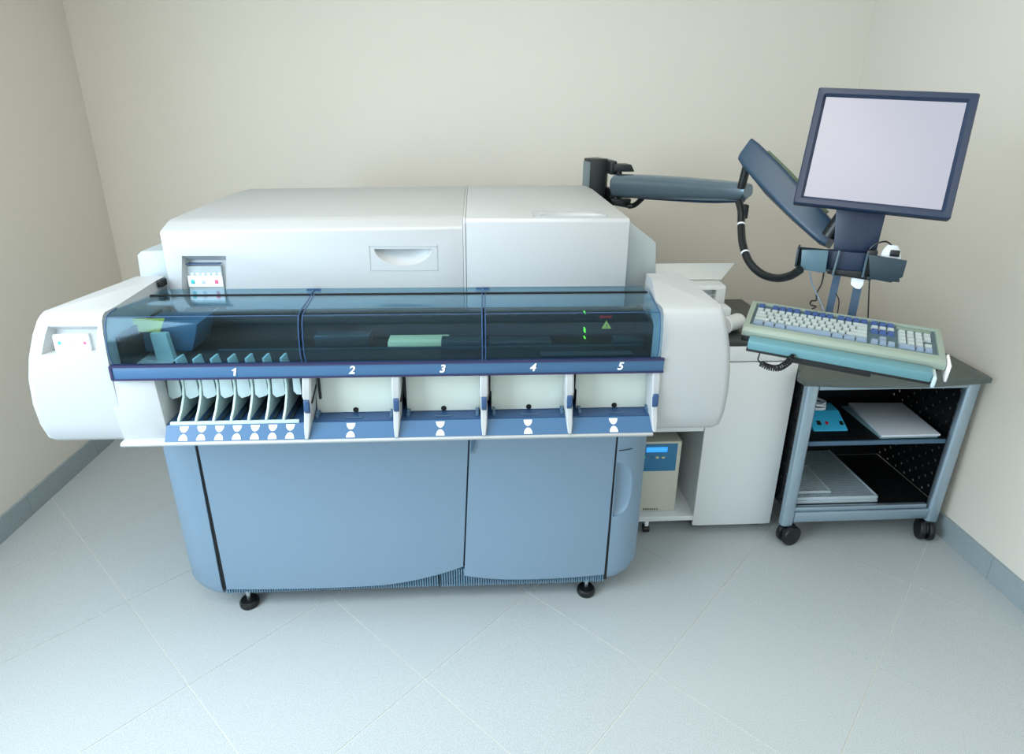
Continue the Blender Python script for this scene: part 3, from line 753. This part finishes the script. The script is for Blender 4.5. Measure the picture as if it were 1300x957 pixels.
# black perforated side panels, real holes
def perf(y0, y1, z0, z1, x, pitch, r, th=.002):
    ny = max(1, round((y1-y0)/pitch)); nz = max(1, round((z1-z0)/pitch)); py = (y1-y0)/ny; pz = (z1-z0)/nz
    b = B()
    for i in range(ny):
        for j in range(nz):
            cy_, cz_ = y0+(i+.5)*py, z0+(j+.5)*pz
            sq = [(-1, -1), (0, -1), (1, -1), (1, 0), (1, 1), (0, 1), (-1, 1), (-1, 0)]
            o_ = [b.verts.new((x, cy_+a*py/2, cz_+c*pz/2)) for a, c in sq]
            if (i+j) % 2 == 0:
                n_ = [b.verts.new((x, cy_+r*math.cos(math.atan2(c, a)), cz_+r*math.sin(math.atan2(c, a)))) for a, c in sq]
                for k in range(8): b.faces.new((o_[k], o_[(k+1) % 8], n_[(k+1) % 8], n_[k]))
            else: b.faces.new(o_)
    bmesh.ops.remove_doubles(b, verts=b.verts[:], dist=1e-5)
    bmesh.ops.recalc_face_normals(b, faces=b.faces)
    bmesh.ops.solidify(b, geom=b.faces[:], thickness=th)
    return b
for x in (gx0+.012, gx1-.014):
    obj('perforated_panel', perf(YCF+.040, gyb-.053, .165, .70, x, .030, .0062), M_cartblk, CT, smooth=False)
boxo('back_panel', M_cartblk, CT, gx0+.013, gx1-.015, gyb-.052, gyb-.046, .163, .715)
# top with bowed front edge
b = B(); P = []
f0 = UZ(1256, 478, .735); 
n = 20
for i in range(n+1):
    t = i/n; x = 1.190+(1.900-1.190)*t; P.append((x, 1.995-.03*math.sin(PI*t)))
P += [(1.904, 2.02), (1.918, 2.50), (1.80, 2.60), (1.32, 2.60), (1.222, 2.50), (1.219, 2.09), (1.200, 2.075), (1.182, 2.04)]
prism(b, P, 'z', .7245, .746, bev=.004); obj('cart_top', b, M_top, CT)
# casters
def caster(x, y, ang):
    Mx = Matrix.Translation((x, y, 0)) @ Matrix.Rotation(ang, 4, 'Z')
    par = None
    for s in (-1, 1):
        prof = [(.004, .0), (.034, 0), (.042, .004), (.0435, .008), (.0435, .018), (.041, .023), (.012, .024)]
        b = B(); revolve(b, prof, 26, Mx @ Matrix.Translation((0, s*.003, .044)) @ Matrix.Rotation(-s*PI/2, 4, 'X') @ Matrix.Diagonal((1, 1, 1, 1)))
        w_ = obj('caster_wheel', b, M_black, CT)
        if par is None: par = w_
    b = B(); prism(b, [(-.020, .03), (-.036, .050), (-.028, .074), (0, .088), (.026, .082), (.036, .066), (.01, .04)], 'y', -.004, .004, bev=.001, mtx=Mx); box(b, -.016, .016, -.014, .014, .078, .090, bev=.002, mtx=Mx)
    obj('caster_hood', b, M_black, par)
caster(1.265, 2.045, math.radians(18)); caster(1.845, 2.045, math.radians(72)); caster(1.265, 2.46, .4); caster(1.845, 2.46, .2)

# blue switch box on the shelf, with cord heap
ZS = .4585
a0 = UZ(1034, 549, ZS); a1 = UZ(1076, 547, ZS)
DV = thing('blue_switch_box', 'bright blue box with black and red switches on the cart shelf', 'power box', (a0.x+.06, a0.y+.08, ZS))
dx0, dx1, dy0 = a0.x, a1.x, a0.y+.006
zt2 = U(1050, 521, dy0+.085).z
b = B(); prism(b, [(dy0, ZS+.0005), (dy0, ZS+.006), (dy0+.085, zt2), (dy0+.15, zt2+.004), (dy0+.15, ZS+.0005)], 'x', dx0, dx1, bev=.002); bx_ = obj('casing', b, M_devblue, DV)
sn = Vector((0, -(zt2-ZS-.006), .085)).normalized(); sd = Vector((0, .085, zt2-ZS-.006)).normalized()
for px, mm, sw in ((1039.5, M_gap, .008), (1049.5, M_red, .0055), (1068, M_gap, .007)):
    q = UP(px, 537, (0, dy0, ZS+.006), sn)
    b = B(); box(b, -sw, sw, -sw*1.25, sw*1.25, -.001, .003, bev=.0008, mtx=Matrix.Translation(q) @ Matrix.Rotation(math.atan2(sd.z, sd.y), 4, 'X')); obj('switch', b, mm, bx_)
zc_ = zt2+.007
b = B(); pts = []
for i in range(110):
    a = i*.33; k = i/110; pts.append((dx0+.044+.042*math.cos(a)*(1-.15*k), dy0+.100+.040*math.sin(a), zc_+.002+.034*k+.004*math.sin(a*1.7)))
tube(b, pts, .0035, 6, smooth=False); tag(obj('coiled_power_cord', b, M_cord), 'white cord coiled on top of the blue switch box', 'cord')
KN = thing('knobbed_device', 'small black device with round silver knob behind the white coiled cord', 'device', (dx0+.04, dy0+.2, ZS))
b = B(); box(b, dx0+.0, dx0+.08, dy0+.175, dy0+.26, ZS+.0005, ZS+.10, bev=.012); obj('body', b, M_black, KN)
b = B(); revolve(b, [(.004, 0), (.009, 0), (.009, .018), (.017, .022), (.019, .034), (.014, .042), (.003, .045)], 20, Matrix.Translation((dx0+.042, dy0+.21, ZS+.099))); obj('knob', b, M_steel, KN)

# papers on the shelf
def slab(pxs, z, th, wob=0.0):
    P = [UZ(x, y, z) for x, y in pxs]; return [(p.x, p.y) for p in P]
for k, (pxs, z, th, lab, mm) in enumerate((
    (((1068, 515), (1135, 512), (1200, 560), (1127, 562.5)), ZS+.0006, .006, 'lower pale folder sticking out left under the papers on the cart shelf', mat('folder_teal', (120, 156, 164), .6)),
    (((1077, 511), (1149, 511), (1208, 560.5), (1130, 561)), ZS+.0070, .009, 'top stack of white papers slanting on the cart shelf', M_paper))):
    P = slab(pxs, z+th, th)
    P = [(min(max(x, gx0+.03), gx1-.03), min(max(y, YCF+.04), gyb-.04)) for x, y in P]
    b = B(); prism(b, P, 'z', z, z+th, bev=.0012)
    tag(obj('paper_folder' if k == 0 else 'paper_stack', b, mm), lab, 'papers')
# plates on the bottom shelf
ZB = .1625
def plate(name, pxs, z, th, label, holes):
    P = [UZ(x, y, z+th) for x, y in pxs]
    fl, fr = P[0], P[1]     # front-left, front-right
    x0 = max(fl.x, gx0+.02); x1 = fr.x; y0 = fl.y; y1 = P[2].y
    y0 = max(y0, YCF+.044); y1 = min(y1, gyb-.045)
    t = thing(name, label, 'rack plate', ((x0+x1)/2, (y0+y1)/2, z), group='perforated plates on the bottom shelf')
    b = B(); box(b, x0, x1, y0, y1, z, z+th*.8, bev=.001)
    fw_ = .006
    for a in ((x0, x1, y0, y0+fw_), (x0, x1, y1-fw_, y1), (x0, x0+fw_, y0, y1), (x1-fw_, x1, y0, y1)): box(b, a[0], a[1], a[2], a[3], z+th*.7, z+th, bev=.0008)
    obj('tray', b, mat('plate_rim', (186, 200, 208), .4), t)
    if holes:
        b = B(); p = holes; nx = int((x1-x0-2*fw_)/p); ny = int((y1-y0-2*fw_)/p)
        for i in range(nx):
            for j in range(ny):
                cx_, cy_ = x0+fw_+(i+.5)*p, y0+fw_+(j+.5)*p; r_ = p*.36
                vs = [b.verts.new((cx_+r_*math.cos(PI/2*k+.78), cy_+r_*math.sin(PI/2*k+.78), z+th*.8)) for k in range(4)]
                tp = [b.verts.new((cx_+r_*.7*math.cos(PI/2*k+.78), cy_+r_*.7*math.sin(PI/2*k+.78), z+th*.98)) for k in range(4)]
                b.faces.new(tp)
                for k in range(4): b.faces.new((vs[k], vs[(k+1) % 4], tp[(k+1) % 4], tp[k]))
        obj('studs', b, M_grate, t, kind='stuff', smooth=False)
    return x0, x1, y0, y1
plate('rack_plate', ((1010, 640), (1121, 640), (1060, 570)), ZB+.0005, .012, 'lowest pale plate of the stack on the bottom shelf', 0)
plate('rack_plate', ((1010, 632), (1118, 632), (1057, 568)), ZB+.013, .014, 'large studded plate on top of the stack on the bottom shelf', .0085)
plate('rack_plate', ((1010, 624), (1057, 624), (1028, 590)), ZB+.0275, .012, 'small studded plate lying on the large plate', .0105)

# ================================================================== MONITOR ARM, MONITOR, KEYBOARD
YAWM = math.radians(-30)
ARM = thing('monitor_mount', 'black jointed arm carrying a holder shelf and keyboard tray, mounted right of the analyser lid', 'monitor arm', (.55, 2.62, 1.3))
# mounting bracket beside the lid
BX = Matrix.Translation((.5, 2.74, 0))
yb0 = 2.52
bl = U(741, 200, yb0); br_ = U(773, 203, yb0); 
Mb = Matrix.Translation((.535, 2.60, 0))
def at(px, py, Y): return U(px, py, Y)
b = B(); cxb = U(757, 225, 2.60).x
zt_b = U(760, 202, 2.765).z
# 5-sided plan: rounded column head
fl = U(750, 203, 2.765); fr = U(771, 203, 2.765); ll = U(741.5, 202, 2.84); rr_ = U(773, 203, 2.79)
P = [(fl.x, 2.765), (fr.x, 2.765), (rr_.x, 2.79), (U(758, 200, 2.90).x, 2.90), (ll.x, 2.84)]
XB = xr1+.09
b = B(); prism(b, [(p[0]+.0, p[1]) for p in P], 'z', 1.15, zt_b, bev=.003); mb = obj('mounting_head', b, M_armend, ARM)
b = B(); prism(b, [(fl.x-.003, 2.764), (fl.x-.001, 2.7615), (ll.x-.003, 2.836), (ll.x-.001, 2.8385)], 'z', 1.20, zt_b-.012); obj('side_plate', b, mat('grey_metal', (140, 160, 170), .3, metal=.8), mb)
b = B(); box(b, fl.x+.01, fr.x-.01, 2.683, 2.766, 1.16, 1.20); obj('mounting_foot', b, M_armend, ARM)
b = B(); 
j0 = U(783, 213, 2.52); j1 = U(802, 213, 2.48)
box(b, U(771, 209, 2.75).x, U(779, 209, 2.75).x, 2.68, 2.79, U(775, 220, 2.75).z, U(775, 203, 2.75).z, bev=.005)
prism(b, [(U(778, 212, 2.68).x, U(778, 208, 2.68).z), (U(799, 208, 2.68).x, U(799, 208, 2.68).z), (U(803, 217, 2.68).x, U(803, 217, 2.68).z), (U(778, 217, 2.68).x, U(778, 217, 2.68).z)], 'y', 2.64, 2.72, bev=.004)
obj('hinge_bracket', b, M_armend, ARM)
b = B()
prism(b, [(U(773, 251, 2.68).x, U(773, 251, 2.68).z), (U(799, 250, 2.68).x, U(799, 251, 2.68).z), (U(797, 263, 2.68).x, U(797, 263, 2.68).z), (U(776, 259, 2.68).x, U(776, 259, 2.68).z)], 'y', 2.64, 2.72, bev=.004)
box(b, U(771, 240, 2.75).x, U(777, 240, 2.75).x, 2.68, 2.79, U(775, 258, 2.75).z, U(775, 238, 2.75).z, bev=.003)
cyl(b, U(786, 214, 2.68), U(786, 256, 2.68), .012, 14)
obj('hinge_bracket', b, M_armend, ARM)
# lower arm: rounded bar from hinge to elbow
def armbar(name, stations, m, parent, n=28, e=.42):
    """stations: (top point, bottom point, half depth)"""
    b = B(); loops = []
    S_ = [(Vector(a), Vector(c), d) for a, c, d in stations]
    dirx = (S_[-1][0]+S_[-1][1]-S_[0][0]-S_[0][1]).normalized()
    for a, c, d in S_:
        mid = (a+c)/2; up = (a-c)/2; side = up.normalized().cross(dirx).normalized()
        lp = []
        for i in range(n):
            t = 2*PI*i/n; cc_, ss = math.cos(t), math.sin(t)
            lp.append(mid+up*math.copysign(abs(cc_)**e, cc_)+side*d*math.copysign(abs(ss)**e, ss))
        loops.append(lp)
    loft(b, loops); return obj(name, b, m, parent)
def mixY(px): return 2.66+(2.12-2.66)*(px-780)/(950-780)
st = []
for px, pt, pb, dd in ((781, 224, 247, .032), (784, 221, 250, .040), (820, 222, 252, .040), (870, 225, 254, .038), (920, 229.5, 255, .035), (944, 232, 255, .033), (950, 234, 250, .026)):
    Y = mixY(px); st.append((U(px, pt, Y), U(px, pb, Y), dd))
la = armbar('lower_arm', st, M_arm, ARM, e=.7)
b = B(); st2 = []
for px, pt in ((812, 250), (850, 252.5), (900, 255), (944, 254)):
    st2.append(U(px, pt, mixY(px)-.02))
tube(b, st2, .008, 8); obj('cable_channel', b, M_navy, la)
b = B(); st3 = [U(797, 262, 2.62), U(806, 260, 2.61), U(815, 252, 2.55)]; tube(b, st3, .011, 10); obj('cable_sleeve', b, M_armend, la)
# elbow post
b = B(); e0 = U(945, 232, 2.10); cyl(b, (e0.x, 2.12, e0.z-.02), (e0.x+.004, 2.10, U(946, 200, 2.10).z), .014, 16); obj('elbow_post', b, M_armend, ARM)
# upper arm
def mixY2(t): return 2.10+(1.80-2.10)*t
st = []
for t, (ax_, ay_), (bx2, by2), dd in ((0, (953, 183), (940, 200), .024), (.03, (958, 179), (940, 206), .035), (.10, (966, 185), (946, 215), .040), (.35, (994, 213), (969, 243), .042), (.65, (1026, 247), (1003, 277), .042), (.92, (1058, 281), (1038, 308), .040), (1.0, (1064, 292), (1050, 314), .030)):
    Y = mixY2(t); st.append((U(ax_, ay_, Y), U(bx2, by2, Y), dd))
ua = armbar('upper_arm', st, M_arm2, ARM, e=.32)
b = B(); tube(b, [U(975, 193, 2.06), U(1000, 217, 1.99), U(1025, 244, 1.91), U(1050, 270, 1.84)], .006, 6); obj('arm_edge_trim', b, mat('olive_edge', (86, 110, 84), .5), ua)

# frame of monitor/keyboard
MC = Vector((1.069, 1.644, 1.565)); EX = Vector((math.cos(YAWM), math.sin(YAWM), 0)); EY = Vector((-math.sin(YAWM), math.cos(YAWM), 0))
def ML(o, z=0): return Matrix.Translation(o) @ Matrix.Rotation(YAWM, 4, 'Z')
def LQ(px, py, o, off=0):       # pixel -> local (x, z) in a yawed vertical plane through o, pushed back by off
    p = UP(px, py, Vector(o)+EY*off, EY); d = p-Vector(o); return (d.dot(EX), p.z)
HO = Vector((1.10, 1.70, 0))     # origin of the holder frame
HM = ML(HO)
# head plate below monitor
pl = [LQ(*q, HO, .0) for q in ((1062, 262), (1127, 262), (1112, 322), (1106, 346), (1060, 340), (1058, 318))]
b = B(); prism(b, pl, 'y', -.0, .03, bev=.002, mtx=HM); obj('head_plate', b, M_navy, ARM)
b = B(); cyl(b, U(1052, 300, 1.78), HM @ Vector((-.03, .04, 1.44)), .022, 14); obj('arm_swivel', b, M_armend, ARM)
b = B(); box(b, -.07, .05, .02, .045, 1.42, 1.60, bev=.003, mtx=HM); box(b, -.05, .04, .012, .03, 1.48, 1.56, bev=.003, mtx=HM); obj('tilt_bracket', b, M_armend, ARM)
# holder shelf: left pocket, middle, right pocket
def pocket(pxs, y0, y1, name, m):
    P = [LQ(*q, HO, y0) for q in pxs]; b = B(); prism(b, P, 'y', y0, y1, bev=.002, mtx=HM); return obj(name, b, m, ARM)
hs = pocket(((1018, 317), (1052, 318), (1048, 347), (1016, 342)), -.055, -.048, 'holder_pocket', mat('holder_light', (78, 106, 118), .35))
P = [LQ(*q, HO, -.05) for q in ((1013, 316), (1016, 342))]
b = B(); x0p, ztp = LQ(1014, 316, HO, -.05); x0q, zbp = LQ(1018, 341, HO, -.05); xrp, _ = LQ(1056, 330, HO, -.05)
box(b, x0p-.004, x0p+.002, -.05, .02, zbp+.004, ztp, bev=.001, mtx=HM); box(b, x0p, xrp, -.05, .02, zbp, zbp+.006, mtx=HM); box(b, x0p, xrp, .015, .02, zbp, ztp-.006, mtx=HM)
obj('holder_tray', b, M_holder, ARM)
hs2 = pocket(((1050, 318), (1105, 322), (1102, 347), (1048, 345)), -.03, -.0, 'holder_centre', M_navy)
b = B(); P = [LQ(*q, HO, -.04) for q in ((1050, 342), (1106, 346), (1106, 357), (1050, 348))]; prism(b, P, 'y', -.035, .0, bev=.002, mtx=HM); obj('holder_lip', b, M_armend, ARM)
hs3 = pocket(((1103, 323), (1152, 331), (1146, 352), (1131, 359), (1104, 354)), -.055, -.048, 'holder_pocket', M_holder)
b = B(); x0r, zt3 = LQ(1106, 326, HO, -.05); x1r, _ = LQ(1151, 332, HO, -.05); _, zb3 = LQ(1128, 357, HO, -.05)
box(b, x0r, x1r-.006, -.05, .02, zb3, zb3+.006, mtx=HM); box(b, x1r-.009, x1r-.003, -.05, .02, zb3+.02, zt3-.012, mtx=HM); box(b, x0r, x1r-.006, .015, .02, zb3, zt3-.012, mtx=HM)
obj('holder_tray', b, M_holder, ARM)
# drop bars to keyboard tray
def bar(p0, p1, w_, off0, off1, name='drop_bar'):
    (xa, za), (xb, zb_) = LQ(*p0, HO, off0), LQ(*p1, HO, off1)
    b = B(); loft(b, [[HM @ Vector((x+s*w_/2, o+q, z)) for s, q in ((-1, -.004), (1, -.004), (1, .004), (-1, .004))] for x, z, o in ((xa, za, off0), (xb, zb_, off1))]); return obj(name, b, mat('bar_bluegrey', (60, 82, 104), .35, metal=.3), ARM)
bar((1067, 330), (1051, 402), .020, .004, -.02); bar((1094, 340), (1079, 410), .022, .004, -.02)
for (a, c) in (((1066, 318), (1057, 350)), ((1102, 322), (1095, 352))):
    b = B(); (xa, za), (xb, zb_) = LQ(*a, HO, -.045), LQ(*c, HO, -.045); tube(b, [HM @ Vector((xa, -.045, za)), HM @ Vector((xb, -.045, zb_))], .0035, 8); obj('wire_clip', b, mat('clip_grey', (70, 90, 100), .3), ARM)
b = B(); P = [LQ(*q, HO, -.02) for q in ((1081, 353), (1098, 349), (1096, 361), (1092, 367), (1086, 366), (1080, 361))]; prism(b, P, 'y', -.022, -.012, bev=.001, mtx=HM); obj('cable_clamp', b, M_wtab, ARM)

# monitor
MR = (-math.radians(20.5)+.0, math.radians(2.6), math.radians(-29.8))
Rm = Matrix.Rotation(MR[2], 3, 'Z') @ Matrix.Rotation(MR[1], 3, 'Y') @ Matrix.Rotation(MR[0], 3, 'X')
MON = thing('monitor', 'flat screen monitor with dark blue bezel and blank lavender screen', 'monitor', MC, Rm.to_euler())
W2, H2 = .185, .16
b = B()
bw = .024
# chamfered bezel frame
def ringprof(bm, w2, h2, rings):
    b = bmesh.new(); L = []
    for inset, y in rings:
        L.append([b.verts.new((sx*(w2-inset), y, sz*(h2-inset))) for sx, sz in ((-1, -1), (1, -1), (1, 1), (-1, 1))])
    for i in range(len(L)-1):
        for j in range(4): b.faces.new((L[i][j], L[i][(j+1) % 4], L[i+1][(j+1) % 4], L[i+1][j]))
    b.faces.new(L[0])
    bmesh.ops.recalc_face_normals(b, faces=b.faces)
    es = [e for e in b.edges if abs((e.verts[0].co-e.verts[1].co).y) > .0 and e.verts[0].co.x*e.verts[1].co.x > 0 and abs(abs(e.verts[0].co.x)-w2) < .004]
    bmesh.ops.bevel(b, geom=es, offset=.005, segments=3, profile=.5, affect='EDGES')
    merge(bm, b)
ringprof(b, W2, H2, [(.0, .028), (0, .004), (.003, 0), (.016, .001), (bw-.002, .007), (bw, .010), (bw+.001, .012)])
obj('bezel', b, M_navy, MON, local=True)
b = B(); box(b, -W2+bw-.001, W2-bw+.001, .009, .0115, -H2+bw-.001, H2-bw+.001); obj('screen', b, M_screen, MON, local=True, smooth=False)
b = B(); box(b, -W2+.012, W2-.012, .026, .046, -H2+.012, H2-.012, bev=.01); box(b, -.10, .10, .044, .062, -.10, .06, bev=.01); obj('rear_housing', b, M_armend, MON, local=True)

# mouse resting in right pocket
mx, mz = LQ(1131, 322, HO, -.02)
MS = thing('computer_mouse', 'pale mouse with dark cable parked in the right holder pocket', 'mouse', HM @ Vector((mx, -.02, zb3+.0065)), (0, 0, YAWM))
b = B(); loops = []
for i in range(9):
    t = i/8; s = math.sin(PI*(.12+.80*t))**.6; loops.append([Vector((.028*s*math.cos(2*PI*k/14), .013*s*math.sin(2*PI*k/14), .001+.088*t)) for k in range(14)])
loft(b, loops); obj('mouse_shell', b, M_cabw, MS, local=True)
b = B(); box(b, -.004, .020, -.017, -.009, .06, .078, bev=.003); obj('mouse_buttons', b, M_armend, MS, local=True)
b = B(); tube(b, [Vector((.0, 0, .086)), Vector((-.02, -.004, .098)), Vector((-.045, -.006, .085)), Vector((-.06, -.004, .055)), Vector((-.063, .0, .02))], .0025, 6); obj('mouse_cable', b, M_armend, MS, local=True)
dvx, dvz = LQ(1113, 322, HO, -.02)
b = B(); box(b, dvx-.026, dvx+.002, -.038, -.004, zb3+.0065, dvz+.012, bev=.006, mtx=HM); tag(obj('dark_plug', b, M_black), 'small black plug block beside the mouse in the holder', 'plug')

# hose from arm to holder
hz = [U(938, 256, 2.11), U(941, 268, 2.08), U(941, 288, 2.04), U(943, 310, 1.98), U(951, 332, 1.91), U(966, 347, 1.85), U(985, 353, 1.79), U(1003, 350, 1.74), U(1016, 342, 1.71)]
b = B(); tube(b, hz, .0125, 12); hose = tag(obj('cable_hose', b, M_armend), 'thick black cable hose looping from arm elbow to holder', 'hose')
hose_pts = spline(hz, 8)
for i in (15, 28):
    b = B(); d = (hose_pts[i+1]-hose_pts[i-1]).normalized(); cyl(b, hose_pts[i]-d*.003, hose_pts[i]+d*.003, .0138, 14); obj('cable_tie', b, M_cord, hose)
b = B(); p = U(947, 268, 2.07); box(b, p.x-.011, p.x+.006, 2.06, 2.085, p.z-.025, p.z+.022, bev=.004); obj('hose_clamp', b, M_armend, hose)

# keyboard
KR = (math.radians(9.1), math.radians(1.5), math.radians(-30.2))
Rk = Matrix.Rotation(KR[2], 3, 'Z') @ Matrix.Rotation(KR[1], 3, 'Y') @ Matrix.Rotation(KR[0], 3, 'X')
KC = Vector((.968, 1.512, 1.118))
KB = thing('keyboard', 'full-size pale computer keyboard with dark blue function keys on the arm tray', 'keyboard', KC, Rk.to_euler())
kw, kd = .235, .095
def kf(name, bm, m, **k): return obj(name, bm, m, KB, local=True, **k)
b = B(); prism(b, [(-kd, -.022), (-kd, -.006), (-kd+.014, .0), (kd-.004, .0), (kd, -.003), (kd, -.022)], 'x', -kw, kw, bev=.002)
case = kf('case', b, M_kb)
A_ = [Vector((x, y, .01)) for x, y in ((-kw+.012, -kd+.030), (kw-.012, -kd+.030), (kw-.012, kd-.010), (-kw+.012, kd-.010))]
K_ = [Vector((x, y, -.006)) for x, y in ((-kw+.015, -kd+.033), (kw-.015, -kd+.033), (kw-.015, kd-.014), (-kw+.015, kd-.014))]
cut(case, [frustum(A_, K_)])
b = B(); box(b, -kw+.0155, kw-.0155, -kd+.0335, kd-.0145, -.0062, -.0054); kf('key_well', b, mat('key_well', (74, 96, 104), .5))
kmesh = {}
def key(x, y, wu, m, hu=1):
    uu = .0187; k = (wu, hu)
    if k not in kmesh:
        b = B(); w_, h_ = wu*uu-.0012, hu*.0200-.0012
        loft(b, [[(-w_/2, -h_/2, 0), (w_/2, -h_/2, 0), (w_/2, h_/2, 0), (-w_/2, h_/2, 0)], [(-w_/2+.002, -h_/2+.0015, .0075), (w_/2-.002, -h_/2+.0015, .0075), (w_/2-.002, h_/2-.004, .0085), (-w_/2+.002, h_/2-.004, .0085)]])
        kmesh[k] = {}
        me = bpy.data.meshes.new('key'); b.to_mesh(me); b.free(); kmesh[k]['src'] = me
    if m.name not in kmesh[k]:
        me = kmesh[k]['src'].copy(); me.materials.clear(); me.materials.append(m); kmesh[k][m.name] = me
    o = bpy.data.objects.new('key', kmesh[k][m.name]); COL.objects.link(o); o.parent = KB; o.location = (x, y, -.006); return o
uu = .0187; vv = .0203
X0 = -kw+.020; Y0 = kd-.026
key(X0+uu/2, Y0, 1, M_keyb)
for g, st_ in enumerate((2, 6.5, 11)):
    for i in range(4): key(X0+(st_+i+.5)*uu, Y0, 1, M_keyb)
rows = [([1]*13+[2], 1.35), ([1.5]+[1]*12+[1.5], 2.35), ([1.75]+[1]*11+[2.25], 3.35), ([2.25]+[1]*10+[2.75], 4.35), ([1.5, 1.5, 1.5, 6, 1.5, 1.5, 1.5], 5.35)]
for r_, (ws, ry) in enumerate(rows):
    x = X0
    for i, w_ in enumerate(ws):
        mm = M_key
        if r_ == 4 or (w_ > 1 and r_ > 0 and i > 0) : mm = M_keyg if r_ == 4 else M_key
        key(x+w_*uu/2, Y0-(ry+.08)*vv, w_, mm); x += w_*uu
XN = X0+15.35*uu
for i in range(3):
    key(XN+(i+.5)*uu, Y0, 1, M_keyb)
    key(XN+(i+.5)*uu, Y0-1.35*vv, 1, M_key); key(XN+(i+.5)*uu, Y0-2.35*vv, 1, M_keyb)
    key(XN+(i+.5)*uu, Y0-5.35*vv, 1, M_keyg)
key(XN+1.5*uu, Y0-4.35*vv, 1, M_keyg)
XP = XN+3.35*uu
for j, ry in enumerate((1.35, 2.35, 3.35, 4.35)):
    for i in range(4):
        if i == 3 and j in (2,): continue
        key(XP+(i+.5)*uu, Y0-(ry+.08)*vv, 1, M_key)
key(XP+uu, Y0-5.35*vv, 2, M_keyg); key(XP+2.5*uu, Y0-5.35*vv, 1, M_keyg); key(XP+3.5*uu, Y0-5.35*vv, 1, M_keyg)
b = B(); box(b, XP-.002, XP+4*uu+.002, Y0-.008, Y0+.006, -.0065, -.003, bev=.001); kf('indicator_strip', b, mat('kb_dark', (120, 140, 126), .5))
# tray under the keyboard, part of the arm
Km = Matrix.Translation(KC) @ Rk.to_4x4()
b = B(); box(b, -.212, .208, -.136, -.098, -.040, -.014, bev=.005, mtx=Km); obj('wrist_rest', b, M_rest, ARM, label='light teal wrist rest bar')
b = B(); box(b, -.214, .210, -.132, .09, -.048, -.0405, bev=.002, mtx=Km); box(b, -.235, .222, -.092, .09, -.0402, -.0235, bev=.003, mtx=Km); obj('keyboard_tray', b, M_armend, ARM)
b = B(); box(b, .209, .217, -.140, -.09, -.050, -.022, bev=.002, mtx=Km); obj('tray_end_clip', b, mat('clip_pale', (190, 206, 210), .35), ARM)
b = B(); box(b, -.10, .085, -.125, -.02, -.062, -.049, bev=.003, mtx=Km); obj('tray_slide', b, M_armend, ARM)
b = B(); box(b, .2365, .243, -.110, -.050, -.045, .002, bev=.003, mtx=Km); obj('side_hook', b, mat('hook_white', (232, 228, 232), .4), ARM)

# thin hanging cables
def wire(name, pts, r, m, label):
    b = B(); tube(b, pts, r, 6); return tag(obj(name, b, m), label, 'cable')
wire('thin_cable', [U(1028, 345, 1.66), U(1031, 360, 1.65), U(1038, 375, 1.63), U(1046, 394, 1.60)], .0022, M_grey, 'grey thin cable hanging from the left holder pocket')
wire('thin_cable', [U(1046, 346, 1.66), U(1043, 360, 1.66), U(1037, 372, 1.65), U(1036, 381, 1.64), U(1030, 382, 1.64), U(1029, 387, 1.63), U(1036, 389, 1.62), U(1031, 392, 1.60)], .0022, M_armend, 'black thin cable with a kink left of the drop bars')
wire('thin_cable', [U(1061, 372, 1.66), U(1065, 382, 1.65), U(1063, 399, 1.60)], .0016, M_armend, 'short black cable between the two drop bars')
wire('thin_cable', [U(1104, 354, 1.64), U(1103, 375, 1.62), U(1102, 404, 1.56)], .0020, M_armend, 'black thin cable hanging below the right holder pocket')
# coiled cord under the keyboard
b = B(); base = [U(966, 461, 1.50), U(976, 466, 1.49), U(988, 467, 1.48), U(999, 461, 1.46), U(1007, 453, 1.44)]
sp = spline(base, 40); pts = []
for i, p in enumerate(sp):
    t = (sp[min(i+1, len(sp)-1)]-sp[max(0, i-1)]).normalized(); n1 = t.cross(Vector((0, 0, 1))).normalized(); n2 = t.cross(n1); a = i*2*PI/8.5
    pts.append(p+n1*.0075*math.cos(a)+n2*.0075*math.sin(a))
pts = [U(964, 436, 1.50), U(965, 447, 1.50), U(962, 456, 1.50), U(964, 459, 1.50)]+pts
tube(b, pts, .0021, 5, smooth=False); tag(obj('coiled_cable', b, M_black), 'black spiral cable sagging under the front edge of the keyboard tray', 'cable')
